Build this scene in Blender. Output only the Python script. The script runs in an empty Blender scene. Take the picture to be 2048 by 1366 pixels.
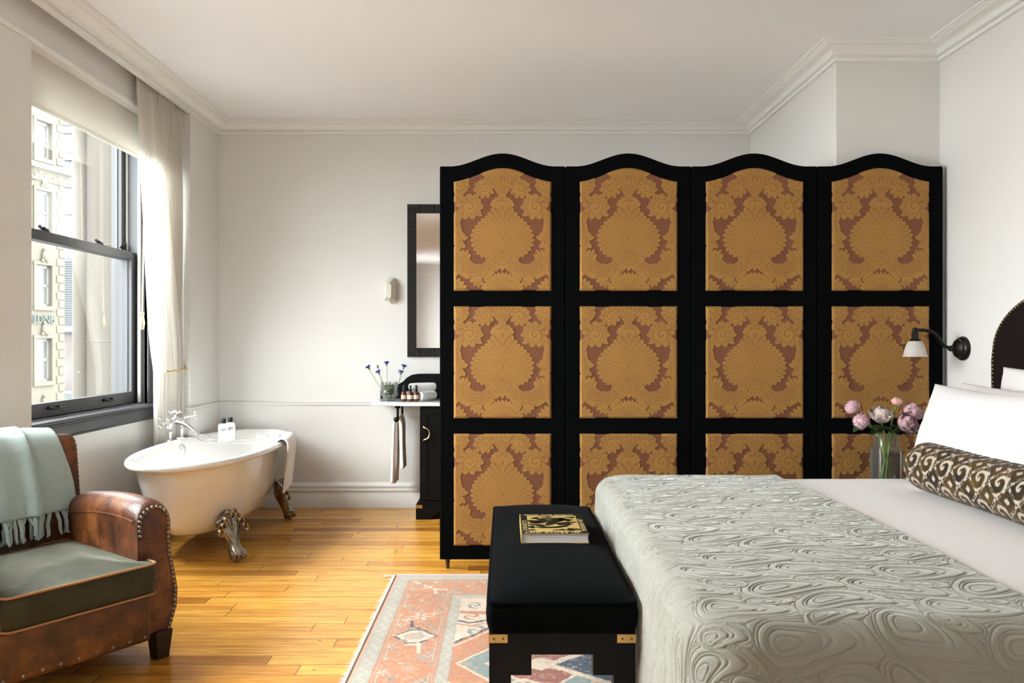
import bpy, math, random
import numpy as np
from mathutils import Vector, Matrix, Euler
random.seed(7)
RNG = np.random.RandomState(11)
PI = math.pi
scn = bpy.context.scene
COL = scn.collection
F, VX, VY, EYE = 1540.0, 1010.0, 683.0, 1.25      # camera: focal length in pixels, vanishing point, eye height

# ------------------------------------------------------------------ mesh helpers
class Geo:
    def __init__(s): s.v = []; s.f = []
    def add(s, vs, fs):
        n = len(s.v)
        s.v += [tuple(float(c) for c in p) for p in vs]
        s.f += [tuple(i + n for i in f) for f in fs]
        return s
    def box(s, x0, x1, y0, y1, z0, z1):
        return s.add([(x0,y0,z0),(x1,y0,z0),(x1,y1,z0),(x0,y1,z0),(x0,y0,z1),(x1,y0,z1),(x1,y1,z1),(x0,y1,z1)],
                     [(0,3,2,1),(4,5,6,7),(0,1,5,4),(1,2,6,5),(2,3,7,6),(3,0,4,7)])
    def loft(s, rings, closed=True, cap0=True, cap1=True):
        n = len(rings[0]); vs = [p for r in rings for p in r]; fs = []
        for k in range(len(rings)-1):
            for i in range(n if closed else n-1):
                j = (i+1) % n
                fs.append((k*n+i, k*n+j, (k+1)*n+j, (k+1)*n+i))
        if closed and cap0: fs.append(tuple(range(n-1, -1, -1)))
        if closed and cap1: fs.append(tuple((len(rings)-1)*n+i for i in range(n)))
        return s.add(vs, fs)
    def tube(s, pts, r, seg=10, cap=True):
        P = [Vector(p) for p in pts]; n = len(P)
        R = r if hasattr(r, '__len__') else [r]*n
        rings = []; up = None
        for i in range(n):
            t = (P[min(i+1,n-1)] - P[max(i-1,0)])
            if t.length < 1e-9: t = Vector((0,0,1))
            t.normalize()
            if up is None:
                up = Vector((0,0,1)) if abs(t.z) < .9 else Vector((1,0,0))
            a = (up - t*up.dot(t))
            if a.length < 1e-6: a = t.orthogonal()
            a.normalize(); up = a
            b = t.cross(a)
            rings.append([tuple(P[i] + (a*math.cos(2*PI*k/seg) + b*math.sin(2*PI*k/seg))*R[i]) for k in range(seg)])
        return s.loft(rings, True, cap, cap)
    def lathe(s, prof, c=(0,0,0), seg=24, M=None, cap=True):
        rings = []
        for r, z in prof:
            ring = []
            for k in range(seg):
                p = Vector((r*math.cos(2*PI*k/seg), r*math.sin(2*PI*k/seg), z))
                if M is not None: p = M @ p
                ring.append(tuple(p + Vector(c)))
            rings.append(ring)
        return s.loft(rings, True, cap, cap)
    def sphere(s, c, r, seg=16, rings=10, M=None):
        if not hasattr(r, '__len__'): r = (r, r, r)
        R = []
        for i in range(rings+1):
            a = -PI/2 + PI*i/rings; rr = max(math.cos(a), 1e-3)
            ring = []
            for k in range(seg):
                p = Vector((rr*math.cos(2*PI*k/seg)*r[0], rr*math.sin(2*PI*k/seg)*r[1], math.sin(a)*r[2]))
                if M is not None: p = M @ p
                ring.append(tuple(p + Vector(c)))
            R.append(ring)
        return s.loft(R)
    def prism(s, poly, axis, a, b):
        def P(u, v, t): return {'x': (t,u,v), 'y': (u,t,v), 'z': (u,v,t)}[axis]
        return s.loft([[P(u,v,a) for u, v in poly], [P(u,v,b) for u, v in poly]])
    def grid(s, A):
        n, m = A.shape[:2]; base = len(s.v)
        s.v += [tuple(p) for p in A.reshape(-1, 3).tolist()]
        for i in range(n-1):
            o = base + i*m
            s.f += [(o+j, o+j+1, o+m+j+1, o+m+j) for j in range(m-1)]
        return s
    def xf(s, M):
        s.v = [tuple(M @ Vector(p)) for p in s.v]; return s

def wmat(o):
    M = Matrix.LocRotScale(o.location, o.rotation_euler, o.scale)
    return (wmat(o.parent) @ M) if o.parent else M

def obj(name, g, mat, parent=None, smooth=None, bevel=0, local=False, attrs=None, solid=0, subd=0, fixn=True):
    me = bpy.data.meshes.new(name)
    v = g.v
    if parent is not None and not local:
        Mi = wmat(parent).inverted(); v = [tuple(Mi @ Vector(p)) for p in v]
    me.from_pydata(v, [], g.f); me.update()
    if fixn:
        import bmesh
        bm = bmesh.new(); bm.from_mesh(me)
        bmesh.ops.recalc_face_normals(bm, faces=bm.faces)
        bm.to_mesh(me); bm.free()
    if smooth is not None:
        me.polygons.foreach_set('use_smooth', [True]*len(me.polygons))
        if smooth < 180: me.set_sharp_from_angle(angle=math.radians(smooth))
    if attrs:
        for an, arr in attrs.items():
            arr = np.asarray(arr, dtype=np.float32)
            if arr.ndim == 1:
                a = me.attributes.new(an, 'FLOAT', 'POINT'); a.data.foreach_set('value', arr)
            else:
                a = me.attributes.new(an, 'FLOAT_COLOR', 'POINT')
                a.data.foreach_set('color', np.concatenate([arr, np.ones((len(arr),1),np.float32)],1).ravel())
    me.materials.append(mat)
    o = bpy.data.objects.new(name, me); COL.objects.link(o)
    if parent is not None: o.parent = parent
    if solid:
        m = o.modifiers.new('solid', 'SOLIDIFY'); m.thickness = solid; m.offset = -1
    if bevel:
        m = o.modifiers.new('bevel', 'BEVEL'); m.width = bevel; m.segments = 3; m.limit_method = 'ANGLE'; m.angle_limit = math.radians(35)
    if subd:
        m = o.modifiers.new('sub', 'SUBSURF'); m.levels = subd; m.render_levels = subd
    return o

def tag(o, label=None, cat=None, group=None, kind=None):
    if label: o['label'] = label
    if cat: o['category'] = cat
    if group: o['group'] = group
    if kind: o['kind'] = kind
    return o

def thing(name, label, cat, loc=(0,0,0), rotz=0, group=None):
    o = bpy.data.objects.new(name, None); o.empty_display_size = .05
    COL.objects.link(o); o.location = loc; o.rotation_euler = (0,0,rotz)
    return tag(o, label, cat, group)

def copy_tree(o, parent=None):
    c = o.copy(); COL.objects.link(c); c.parent = parent
    for ch in [x for x in COL.objects if x.parent == o]: copy_tree(ch, c)
    return c

def dup(root, loc, rotz=None, label=None):
    c = copy_tree(root); c.location = loc
    if rotz is not None: c.rotation_euler = (0,0,rotz)
    if label: c['label'] = label
    return c

def text_geo(s, size, extr=.001, align='LEFT', spacing=1.0):
    cu = bpy.data.curves.new('letters', 'FONT'); cu.body = s; cu.size = size; cu.extrude = extr
    cu.align_x = align; cu.space_character = spacing; cu.resolution_u = 3
    o = bpy.data.objects.new('letters', cu); COL.objects.link(o)
    dg = bpy.context.evaluated_depsgraph_get(); dg.update()
    me = bpy.data.meshes.new_from_object(o.evaluated_get(dg))
    g = Geo(); g.v = [tuple(v.co) for v in me.vertices]; g.f = [tuple(p.vertices) for p in me.polygons]
    bpy.data.objects.remove(o); bpy.data.curves.remove(cu); bpy.data.meshes.remove(me)
    return g

def noise2(X, Y, seed=0, oct=4):
    """value noise on arrays"""
    out = np.zeros_like(X, dtype=float); amp = 1; tot = 0
    for o in range(oct):
        xi = np.floor(X).astype(np.int64); yi = np.floor(Y).astype(np.int64)
        fx = X - xi; fy = Y - yi; fx = fx*fx*(3-2*fx); fy = fy*fy*(3-2*fy)
        def h(a, b):
            n = (a*374761393 + b*668265263 + (seed+o)*1442695041) & 0x7fffffff
            n = ((n ^ (n >> 13)) * 1274126177) & 0x7fffffff
            return ((n ^ (n >> 16)) & 0xffff)/65535.
        v = (h(xi,yi)*(1-fx)+h(xi+1,yi)*fx)*(1-fy) + (h(xi,yi+1)*(1-fx)+h(xi+1,yi+1)*fx)*fy
        out += amp*v; tot += amp; amp *= .5; X = X*2.03+5.1; Y = Y*2.03+1.7
    return out/tot

def sstep(a, b, x):
    t = np.clip((x-a)/(b-a), 0, 1); return t*t*(3-2*t)

# ------------------------------------------------------------------ materials
MATS = {}
def nodes(name):
    m = bpy.data.materials.new(name); m.use_nodes = True
    nt = m.node_tree; b = nt.nodes['Principled BSDF']
    return m, nt, b
def N(nt, t, **kw):
    n = nt.nodes.new(t)
    for k, v in kw.items():
        if k.startswith('i_'): n.inputs[k[2:]].default_value = v
        else: setattr(n, k, v)
    return n
def L(nt, a, b): nt.links.new(a, b)
def mth(nt, op, a, b=None):
    n = nt.nodes.new('ShaderNodeMath'); n.operation = op
    for i, x in enumerate((a, b)):
        if x is None: continue
        if isinstance(x, (int, float)): n.inputs[i].default_value = x
        else: nt.links.new(x, n.inputs[i])
    return n.outputs[0]
def mixc(nt, fac, c1, c2, blend='MIX'):
    n = nt.nodes.new('ShaderNodeMix'); n.data_type = 'RGBA'; n.blend_type = blend
    for s, x in ((n.inputs[0], fac), (n.inputs[6], c1), (n.inputs[7], c2)):
        if isinstance(x, (int, float)): s.default_value = x
        elif isinstance(x, tuple): s.default_value = (*x[:3], 1)
        else: nt.links.new(x, s)
    return n.outputs[2]

def mat(name, col, rough=.5, metal=0, bump=None, var=None, sheen=0, spec=.5, coat=0, trans=0, ior=1.45, sss=0, sheenr=.4, sheent=None, aniso=None):
    if name in MATS: return MATS[name]
    m, nt, b = nodes(name)
    b.inputs['Base Color'].default_value = (*col, 1)
    b.inputs['Roughness'].default_value = rough
    b.inputs['Metallic'].default_value = metal
    b.inputs['Specular IOR Level'].default_value = spec
    b.inputs['IOR'].default_value = ior
    if coat: b.inputs['Coat Weight'].default_value = coat; b.inputs['Coat Roughness'].default_value = .08
    if trans: b.inputs['Transmission Weight'].default_value = trans
    if sheen:
        b.inputs['Sheen Weight'].default_value = sheen; b.inputs['Sheen Roughness'].default_value = sheenr
        if sheent: b.inputs['Sheen Tint'].default_value = (*sheent, 1)
    tc = N(nt, 'ShaderNodeTexCoord')
    if var:
        sc, amt, c2 = var
        nz = N(nt, 'ShaderNodeTexNoise', i_Scale=sc, i_Detail=6.0, i_Roughness=.6)
        L(nt, tc.outputs['Object'], nz.inputs['Vector'])
        rp = N(nt, 'ShaderNodeMapRange'); rp.inputs[1].default_value = .35; rp.inputs[2].default_value = .7
        rp.inputs[4].default_value = amt
        L(nt, nz.outputs['Fac'], rp.inputs[0])
        L(nt, mixc(nt, rp.outputs[0], tuple(col), tuple(c2)), b.inputs['Base Color'])
    if bump:
        sc, st = bump[:2]
        nz = N(nt, 'ShaderNodeTexNoise', i_Scale=sc, i_Detail=5.0)
        if aniso:
            mp = N(nt, 'ShaderNodeMapping'); mp.inputs['Scale'].default_value = aniso
            L(nt, tc.outputs['Object'], mp.inputs['Vector']); L(nt, mp.outputs[0], nz.inputs['Vector'])
        else: L(nt, tc.outputs['Object'], nz.inputs['Vector'])
        bp = N(nt, 'ShaderNodeBump', i_Strength=st, i_Distance=bump[2] if len(bump) > 2 else .004)
        L(nt, nz.outputs['Fac'], bp.inputs['Height']); L(nt, bp.outputs[0], b.inputs['Normal'])
    MATS[name] = m
    return m

WALL = mat('wall_paint', (.755,.747,.722), .75, bump=(60,.05))
CEIL = mat('ceiling_paint', (.90,.91,.925), .85)
TRIM = mat('trim_paint', (.85,.848,.83), .5)
GREY = mat('charcoal_window_paint', (.04,.04,.043), .38, bump=(25,.03))
GREYL = mat('window_stop_strip', (.35,.34,.31), .4)
BLACKV = mat('black_velvet', (.003,.0033,.0036), .95, sheen=.012, spec=.03, bump=(300,.2,.002), sheenr=.35)
BLACKW = mat('black_lacquer', (.0045,.0045,.005), .42, spec=.16, bump=(18,.03))
IRON = mat('blackened_metal', (.02,.019,.018), .38, .7)
CHROME = mat('chrome', (.85,.86,.86), .08, 1)
BRASS = mat('brass', (.62,.42,.16), .3, 1, var=(30,.5,(.35,.22,.08)))
BRASSP = mat('pale_brass', (.80,.66,.36), .28, 1)
ENAMEL = mat('white_enamel', (.80,.79,.765), .1, coat=.6, spec=.6)
LINEN = mat('white_linen', (.68,.645,.64), .85, sheen=.15, bump=(14,.12,.01))
TERRY = mat('white_terry', (.86,.845,.83), .95, sheen=.4, bump=(420,.5,.003))
STEM = mat('green_stem', (.16,.25,.05), .5)
LEAF = mat('dark_leaf', (.025,.065,.02), .45, var=(40,.6,(.06,.12,.04)))
MARBLE = mat('white_marble', (.82,.84,.84), .12, var=(7,.6,(.62,.66,.68)), coat=.3)
AMBER = mat('amber_glass', (.09,.028,.008), .12)
BLKPL = mat('black_plastic', (.012,.012,.013), .35)
WHTPL = mat('white_plastic', (.84,.84,.82), .35)
PAPER = mat('cream_paper_label', (.62,.48,.38), .7)

def glass(name, tint=(1,1,1), rough=0.0, refl=1.0):
    """thin architectural glass: lets light through, reflects by fresnel"""
    m = bpy.data.materials.new(name); m.use_nodes = True; nt = m.node_tree
    for n in list(nt.nodes):
        if n.type == 'BSDF_PRINCIPLED': nt.nodes.remove(n)
    out = nt.nodes['Material Output']
    tr = N(nt, 'ShaderNodeBsdfTransparent'); tr.inputs[0].default_value = (*tint, 1)
    gl = N(nt, 'ShaderNodeBsdfGlossy'); gl.inputs['Roughness'].default_value = rough
    fr = N(nt, 'ShaderNodeFresnel'); fr.inputs['IOR'].default_value = 1.45
    mx = N(nt, 'ShaderNodeMixShader')
    L(nt, mth(nt, 'MULTIPLY', fr.outputs[0], refl), mx.inputs[0]); L(nt, tr.outputs[0], mx.inputs[1]); L(nt, gl.outputs[0], mx.inputs[2])
    L(nt, mx.outputs[0], out.inputs['Surface']); return m
PANE = glass('window_glass', (.96,.975,.97), 0, .10)
VASEG = glass('vase_glass', (.985,.99,.988), 0.02, .75)

def milky(m, f):
    nt = m.node_tree; out = nt.nodes['Material Output']; src = out.inputs['Surface'].links[0].from_socket
    t = N(nt, 'ShaderNodeBsdfTranslucent'); d = N(nt, 'ShaderNodeBsdfDiffuse'); d.inputs[0].default_value = (.85,.88,.88,1); t.inputs[0].default_value = (.85,.88,.88,1)
    a = N(nt, 'ShaderNodeMixShader'); L(nt, d.outputs[0], a.inputs[1]); L(nt, t.outputs[0], a.inputs[2])
    b = N(nt, 'ShaderNodeMixShader'); b.inputs[0].default_value = f; L(nt, src, b.inputs[1]); L(nt, a.outputs[0], b.inputs[2]); L(nt, b.outputs[0], out.inputs['Surface'])
milky(VASEG, .035)

def translucent(name, col, fac, c2=None):
    m = bpy.data.materials.new(name); m.use_nodes = True; nt = m.node_tree
    for n in list(nt.nodes):
        if n.type == 'BSDF_PRINCIPLED': nt.nodes.remove(n)
    out = nt.nodes['Material Output']
    d = N(nt, 'ShaderNodeBsdfDiffuse'); d.inputs[0].default_value = (*col, 1)
    t = N(nt, 'ShaderNodeBsdfTranslucent'); t.inputs[0].default_value = (*(c2 or col), 1)
    mx = N(nt, 'ShaderNodeMixShader'); mx.inputs[0].default_value = fac
    L(nt, d.outputs[0], mx.inputs[1]); L(nt, t.outputs[0], mx.inputs[2]); L(nt, mx.outputs[0], out.inputs['Surface'])
    return m
CURT = translucent('sheer_curtain_cloth', (.83,.80,.75), .42)
SHADE = translucent('roller_shade_cloth', (.82,.80,.74), .22)
FROST = translucent('frosted_glass', (.85,.83,.78), .5)

# floor boards
def floor_mat():
    m, nt, b = nodes('varnished_floor_boards')
    tc = N(nt, 'ShaderNodeTexCoord'); sp = N(nt, 'ShaderNodeSeparateXYZ'); L(nt, tc.outputs['Object'], sp.inputs[0])
    W = .0875
    ys = mth(nt, 'DIVIDE', sp.outputs[1], W); row = mth(nt, 'FLOOR', ys); fy = mth(nt, 'FRACT', ys)
    wn = N(nt, 'ShaderNodeTexWhiteNoise'); wn.noise_dimensions = '1D'; L(nt, row, wn.inputs['W'])
    ln = mth(nt, 'ADD', mth(nt, 'MULTIPLY', wn.outputs['Value'], .7), .75)
    xs = mth(nt, 'ADD', mth(nt, 'DIVIDE', sp.outputs[0], ln), mth(nt, 'MULTIPLY', wn.outputs['Value'], 37.7))
    ci = mth(nt, 'FLOOR', xs); fx = mth(nt, 'FRACT', xs)
    cb = N(nt, 'ShaderNodeCombineXYZ'); L(nt, row, cb.inputs[0]); L(nt, ci, cb.inputs[1])
    w2 = N(nt, 'ShaderNodeTexWhiteNoise'); w2.noise_dimensions = '3D'; L(nt, cb.outputs[0], w2.inputs['Vector'])
    # grain
    mp = N(nt, 'ShaderNodeMapping'); mp.inputs['Scale'].default_value = (1.6, 26, 1)
    ad = N(nt, 'ShaderNodeVectorMath'); ad.operation = 'ADD'; L(nt, tc.outputs['Object'], ad.inputs[0])
    sc = N(nt, 'ShaderNodeVectorMath'); sc.operation = 'SCALE'; L(nt, w2.outputs['Color'], sc.inputs[0]); sc.inputs['Scale'].default_value = 9
    L(nt, sc.outputs[0], ad.inputs[1]); L(nt, ad.outputs[0], mp.inputs['Vector'])
    g1 = N(nt, 'ShaderNodeTexNoise', i_Scale=2.6, i_Detail=7.0, i_Roughness=.62, i_Distortion=.6); L(nt, mp.outputs[0], g1.inputs['Vector'])
    r1 = N(nt, 'ShaderNodeValToRGB'); e = r1.color_ramp.elements
    e[0].position = .28; e[0].color = (.40,.145,.015,1); e[1].position = .62; e[1].color = (.79,.415,.075,1)
    L(nt, g1.outputs['Fac'], r1.inputs[0])
    tone = N(nt, 'ShaderNodeValToRGB'); e = tone.color_ramp.elements
    e[0].position = 0; e[0].color = (.52,.38,.26,1); e[1].position = 1; e[1].color = (1.08,1.08,1.05,1)
    k = tone.color_ramp.elements.new(.22); k.color = (.88,.80,.66,1)
    L(nt, w2.outputs['Value'], tone.inputs[0])
    c = mixc(nt, 1.0, r1.outputs[0], tone.outputs[0], 'MULTIPLY')
    # knots / nail marks
    vo = N(nt, 'ShaderNodeTexVoronoi', i_Scale=7.0); L(nt, tc.outputs['Object'], vo.inputs['Vector'])
    dot = mth(nt, 'LESS_THAN', vo.outputs['Distance'], .045)
    pick = N(nt, 'ShaderNodeSeparateColor'); L(nt, vo.outputs['Color'], pick.inputs[0])
    dot = mth(nt, 'MULTIPLY', dot, mth(nt, 'GREATER_THAN', pick.outputs[0], .45))
    c = mixc(nt, mth(nt, 'MULTIPLY', dot, .8), c, (.07,.035,.012))
    # gaps
    gy = mth(nt, 'LESS_THAN', mth(nt, 'MINIMUM', fy, mth(nt, 'SUBTRACT', 1.0, fy)), .021)
    gxx = mth(nt, 'MULTIPLY', mth(nt, 'MINIMUM', fx, mth(nt, 'SUBTRACT', 1.0, fx)), ln)
    gx = mth(nt, 'LESS_THAN', gxx, .0022)
    gap = mth(nt, 'MAXIMUM', mth(nt, 'MULTIPLY', gy, .85), mth(nt, 'MULTIPLY', gx, .8))
    c = mixc(nt, gap, c, (.10,.045,.012))
    L(nt, c, b.inputs['Base Color'])
    rn = N(nt, 'ShaderNodeTexNoise', i_Scale=3.0, i_Detail=4.0); L(nt, tc.outputs['Object'], rn.inputs['Vector'])
    mr = N(nt, 'ShaderNodeMapRange'); mr.inputs[3].default_value = .14; mr.inputs[4].default_value = .30; L(nt, rn.outputs['Fac'], mr.inputs[0])
    L(nt, mr.outputs[0], b.inputs['Roughness'])
    b.inputs['Specular IOR Level'].default_value = .6
    wv = N(nt, 'ShaderNodeTexNoise', i_Scale=5.0); L(nt, tc.outputs['Object'], wv.inputs['Vector'])
    h = mth(nt, 'ADD', mth(nt, 'MULTIPLY', gap, -1.0), mth(nt, 'MULTIPLY', wv.outputs['Fac'], .8))
    bp = N(nt, 'ShaderNodeBump', i_Strength=.25, i_Distance=.003); L(nt, h, bp.inputs['Height']); L(nt, bp.outputs[0], b.inputs['Normal'])
    return m
FLOORM = floor_mat()

def attr_mat(name, attr, c0, c1, rough=.8, sheen=0, bump=None, stops=None):
    """two cloth colours chosen by a woven-pattern attribute"""
    m, nt, b = nodes(name)
    a = N(nt, 'ShaderNodeAttribute'); a.attribute_name = attr
    tc = N(nt, 'ShaderNodeTexCoord')
    nz = N(nt, 'ShaderNodeTexNoise', i_Scale=45.0, i_Detail=4.0); L(nt, tc.outputs['Object'], nz.inputs['Vector'])
    cc = mixc(nt, a.outputs['Fac'], c0, c1)
    v = cc
    L(nt, v, b.inputs['Base Color']); b.inputs['Roughness'].default_value = rough
    if sheen: b.inputs['Sheen Weight'].default_value = sheen; b.inputs['Sheen Roughness'].default_value = .4
    b.inputs['Specular IOR Level'].default_value = .25
    if bump:
        n2 = N(nt, 'ShaderNodeTexNoise', i_Scale=bump[0], i_Detail=4.0); L(nt, tc.outputs['Object'], n2.inputs['Vector'])
        bp = N(nt, 'ShaderNodeBump', i_Strength=bump[1], i_Distance=.003); L(nt, n2.outputs['Fac'], bp.inputs['Height']); L(nt, bp.outputs[0], b.inputs['Normal'])
    return m
def color_attr_mat(name, attr, rough=.9, bump=(260,.5), sheen=.2):
    m, nt, b = nodes(name)
    a = N(nt, 'ShaderNodeAttribute'); a.attribute_name = attr
    L(nt, a.outputs['Color'], b.inputs['Base Color']); b.inputs['Roughness'].default_value = rough
    b.inputs['Sheen Weight'].default_value = sheen; b.inputs['Specular IOR Level'].default_value = .15
    tc = N(nt, 'ShaderNodeTexCoord')
    n2 = N(nt, 'ShaderNodeTexNoise', i_Scale=bump[0], i_Detail=3.0); L(nt, tc.outputs['Object'], n2.inputs['Vector'])
    bp = N(nt, 'ShaderNodeBump', i_Strength=bump[1], i_Distance=.003); L(nt, n2.outputs['Fac'], bp.inputs['Height']); L(nt, bp.outputs[0], b.inputs['Normal'])
    return m
SKY, EXPO, DAYA, DAYA2, DAYB, DAYC = 7.5, 1.38, 60, 11, 150, 20
# ------------------------------------------------------------------ room shell
XL, XF, XR_, XRIGHT = -2.158, -2.25, -2.39, 2.43     # wall plane, fascia/pier plane, recessed window wall, right wall
YB, YBR, YN = 5.81, 4.305, -5.0                      # back wall, chimney breast front, wall behind the camera
ZC = 2.905
XBR = 1.852
def struct(o): return tag(o, kind='structure')

struct(obj('floor', Geo().box(-2.62, 2.63, YN-.2, YB+.2, -.1, 0), FLOORM))
struct(obj('ceiling', Geo().box(-2.7, 2.63, YN-.2, YB+.2, ZC, ZC+.15), CEIL))
struct(obj('wall_back', Geo().box(-2.6, 2.63, YB, YB+.2, 0, ZC), WALL))
struct(obj('wall_right', Geo().box(XRIGHT, XRIGHT+.2, YN, YB, 0, ZC), WALL))
struct(obj('wall_front', Geo().box(-2.6, 2.63, YN-.2, YN, 0, ZC), WALL))
struct(obj('wall_chimney', Geo().box(XBR, XRIGHT, YBR, YB, 0, ZC), WALL))
# left wall with window bays
WZ0, WZ1 = .83, 2.66
BAYS = [(3.659, 5.28, 3.74, 5.10, XR_), (1.78, 3.36, 1.86, 3.22, XR_-.08), (-4.42, -2.80, -4.34, -2.98, XR_)]     # recess y0,y1, opening y0,y1
g = Geo()
edges = [YN, 1.74, 3.36, 3.659, 5.28, YB]
g.box(-2.6, XL, 5.28, YB, 0, ZC)                     # far pier, in the wall plane
g.box(-2.6, XF, 3.36, 3.659, 0, ZC)                  # pier between the bays
g.box(-2.6, XF, -2.80, 1.78, 0, ZC); g.box(-2.6, XF, YN, -4.42, 0, ZC)                     # near wall
for r0, r1, o0, o1, xr in BAYS:
    xo = xr-.21
    g.box(xo, xr, r0, o0, 0, 2.68); g.box(xo, xr, o1, r1, 0, 2.68)
    g.box(xo, xr, o0, o1, 0, WZ0); g.box(xo, xr, o0, o1, WZ1, 2.68)
    g.box(xo, XF, r0, r1, 2.68, ZC)                # fascia above the window
struct(obj('wall_left', g, WALL))
# curtain pocket board carrying the cornice, and the slim bead along the fascia bottom
struct(obj('trim_1', Geo().box(XL-.018, XL, YN, 5.28, 2.815, ZC), TRIM))
struct(obj('trim_2', Geo().box(XF, XF+.012, YN, 5.279, 2.672, 2.694), TRIM, bevel=.003))

def run(name, path, prof, mt, smooth=35):
    rings = []
    n = len(path)
    for i, p in enumerate(path):
        ns = []
        for a, b in ((i-1, i), (i, i+1)):
            if a >= 0 and b < n:
                dx, dy = path[b][0]-path[a][0], path[b][1]-path[a][1]; l = math.hypot(dx, dy)
                ns.append((dy/l, -dx/l))
        if len(ns) == 1: m_ = ns[0]
        else:
            d = 1 + ns[0][0]*ns[1][0] + ns[0][1]*ns[1][1]
            m_ = ((ns[0][0]+ns[1][0])/d, (ns[0][1]+ns[1][1])/d)
        rings.append([(p[0]+m_[0]*o, p[1]+m_[1]*o, z) for o, z in prof])
    return struct(obj(name, Geo().loft(rings), mt, smooth=smooth))
cz = ZC
cove = [(0,2.812),(.018,2.812),(.018,2.830),(.013,2.832),(.013,2.836),(.028,2.838),(.028,2.843)]
cove += [(.032+.052*(1-math.cos(a)), 2.843+.034*math.sin(a)) for a in [i*PI/2/7 for i in range(8)]]
cove += [(.084,2.881),(.092,2.881),(.092,2.887),(.102,2.888),(.106,2.891),(.106,2.895),(.120,2.896),(.120,ZC+.001),(0,ZC+.001)]
e = .0005
run('trim_3', [(XL,YN),(XL,YB),(XBR,YB),(XBR,YBR),(XRIGHT,YBR),(XRIGHT,YN)], cove, TRIM)
rail = [(0,.770),(.008,.770),(.010,.775),(.007,.779),(.007,.786),(.012,.789),(.014,.794),(.010,.798),(0,.798)]
run('trim_4', [(XR_,3.659),(XR_,5.28),(XL,5.28),(XL,YB),(XBR,YB)], rail, WALL)
base = [(0,0),(.022,0),(.022,.098),(.018,.104),(.018,.122),(.026,.126),(.026,.136),(.012,.142),(.014,.150),(.020,.156),(.020,.166),(.010,.176),(.006,.186),(0,.188)]
run('baseboard_back', [(XR_,3.659),(XR_,5.28),(XL,5.28),(XL,YB),(XBR,YB)], base, TRIM)
run('baseboard_right', [(XRIGHT,YBR),(XRIGHT,YN)], base, TRIM)
run('baseboard_left', [(XF,-2.80),(XF,1.78)], base, TRIM)

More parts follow.
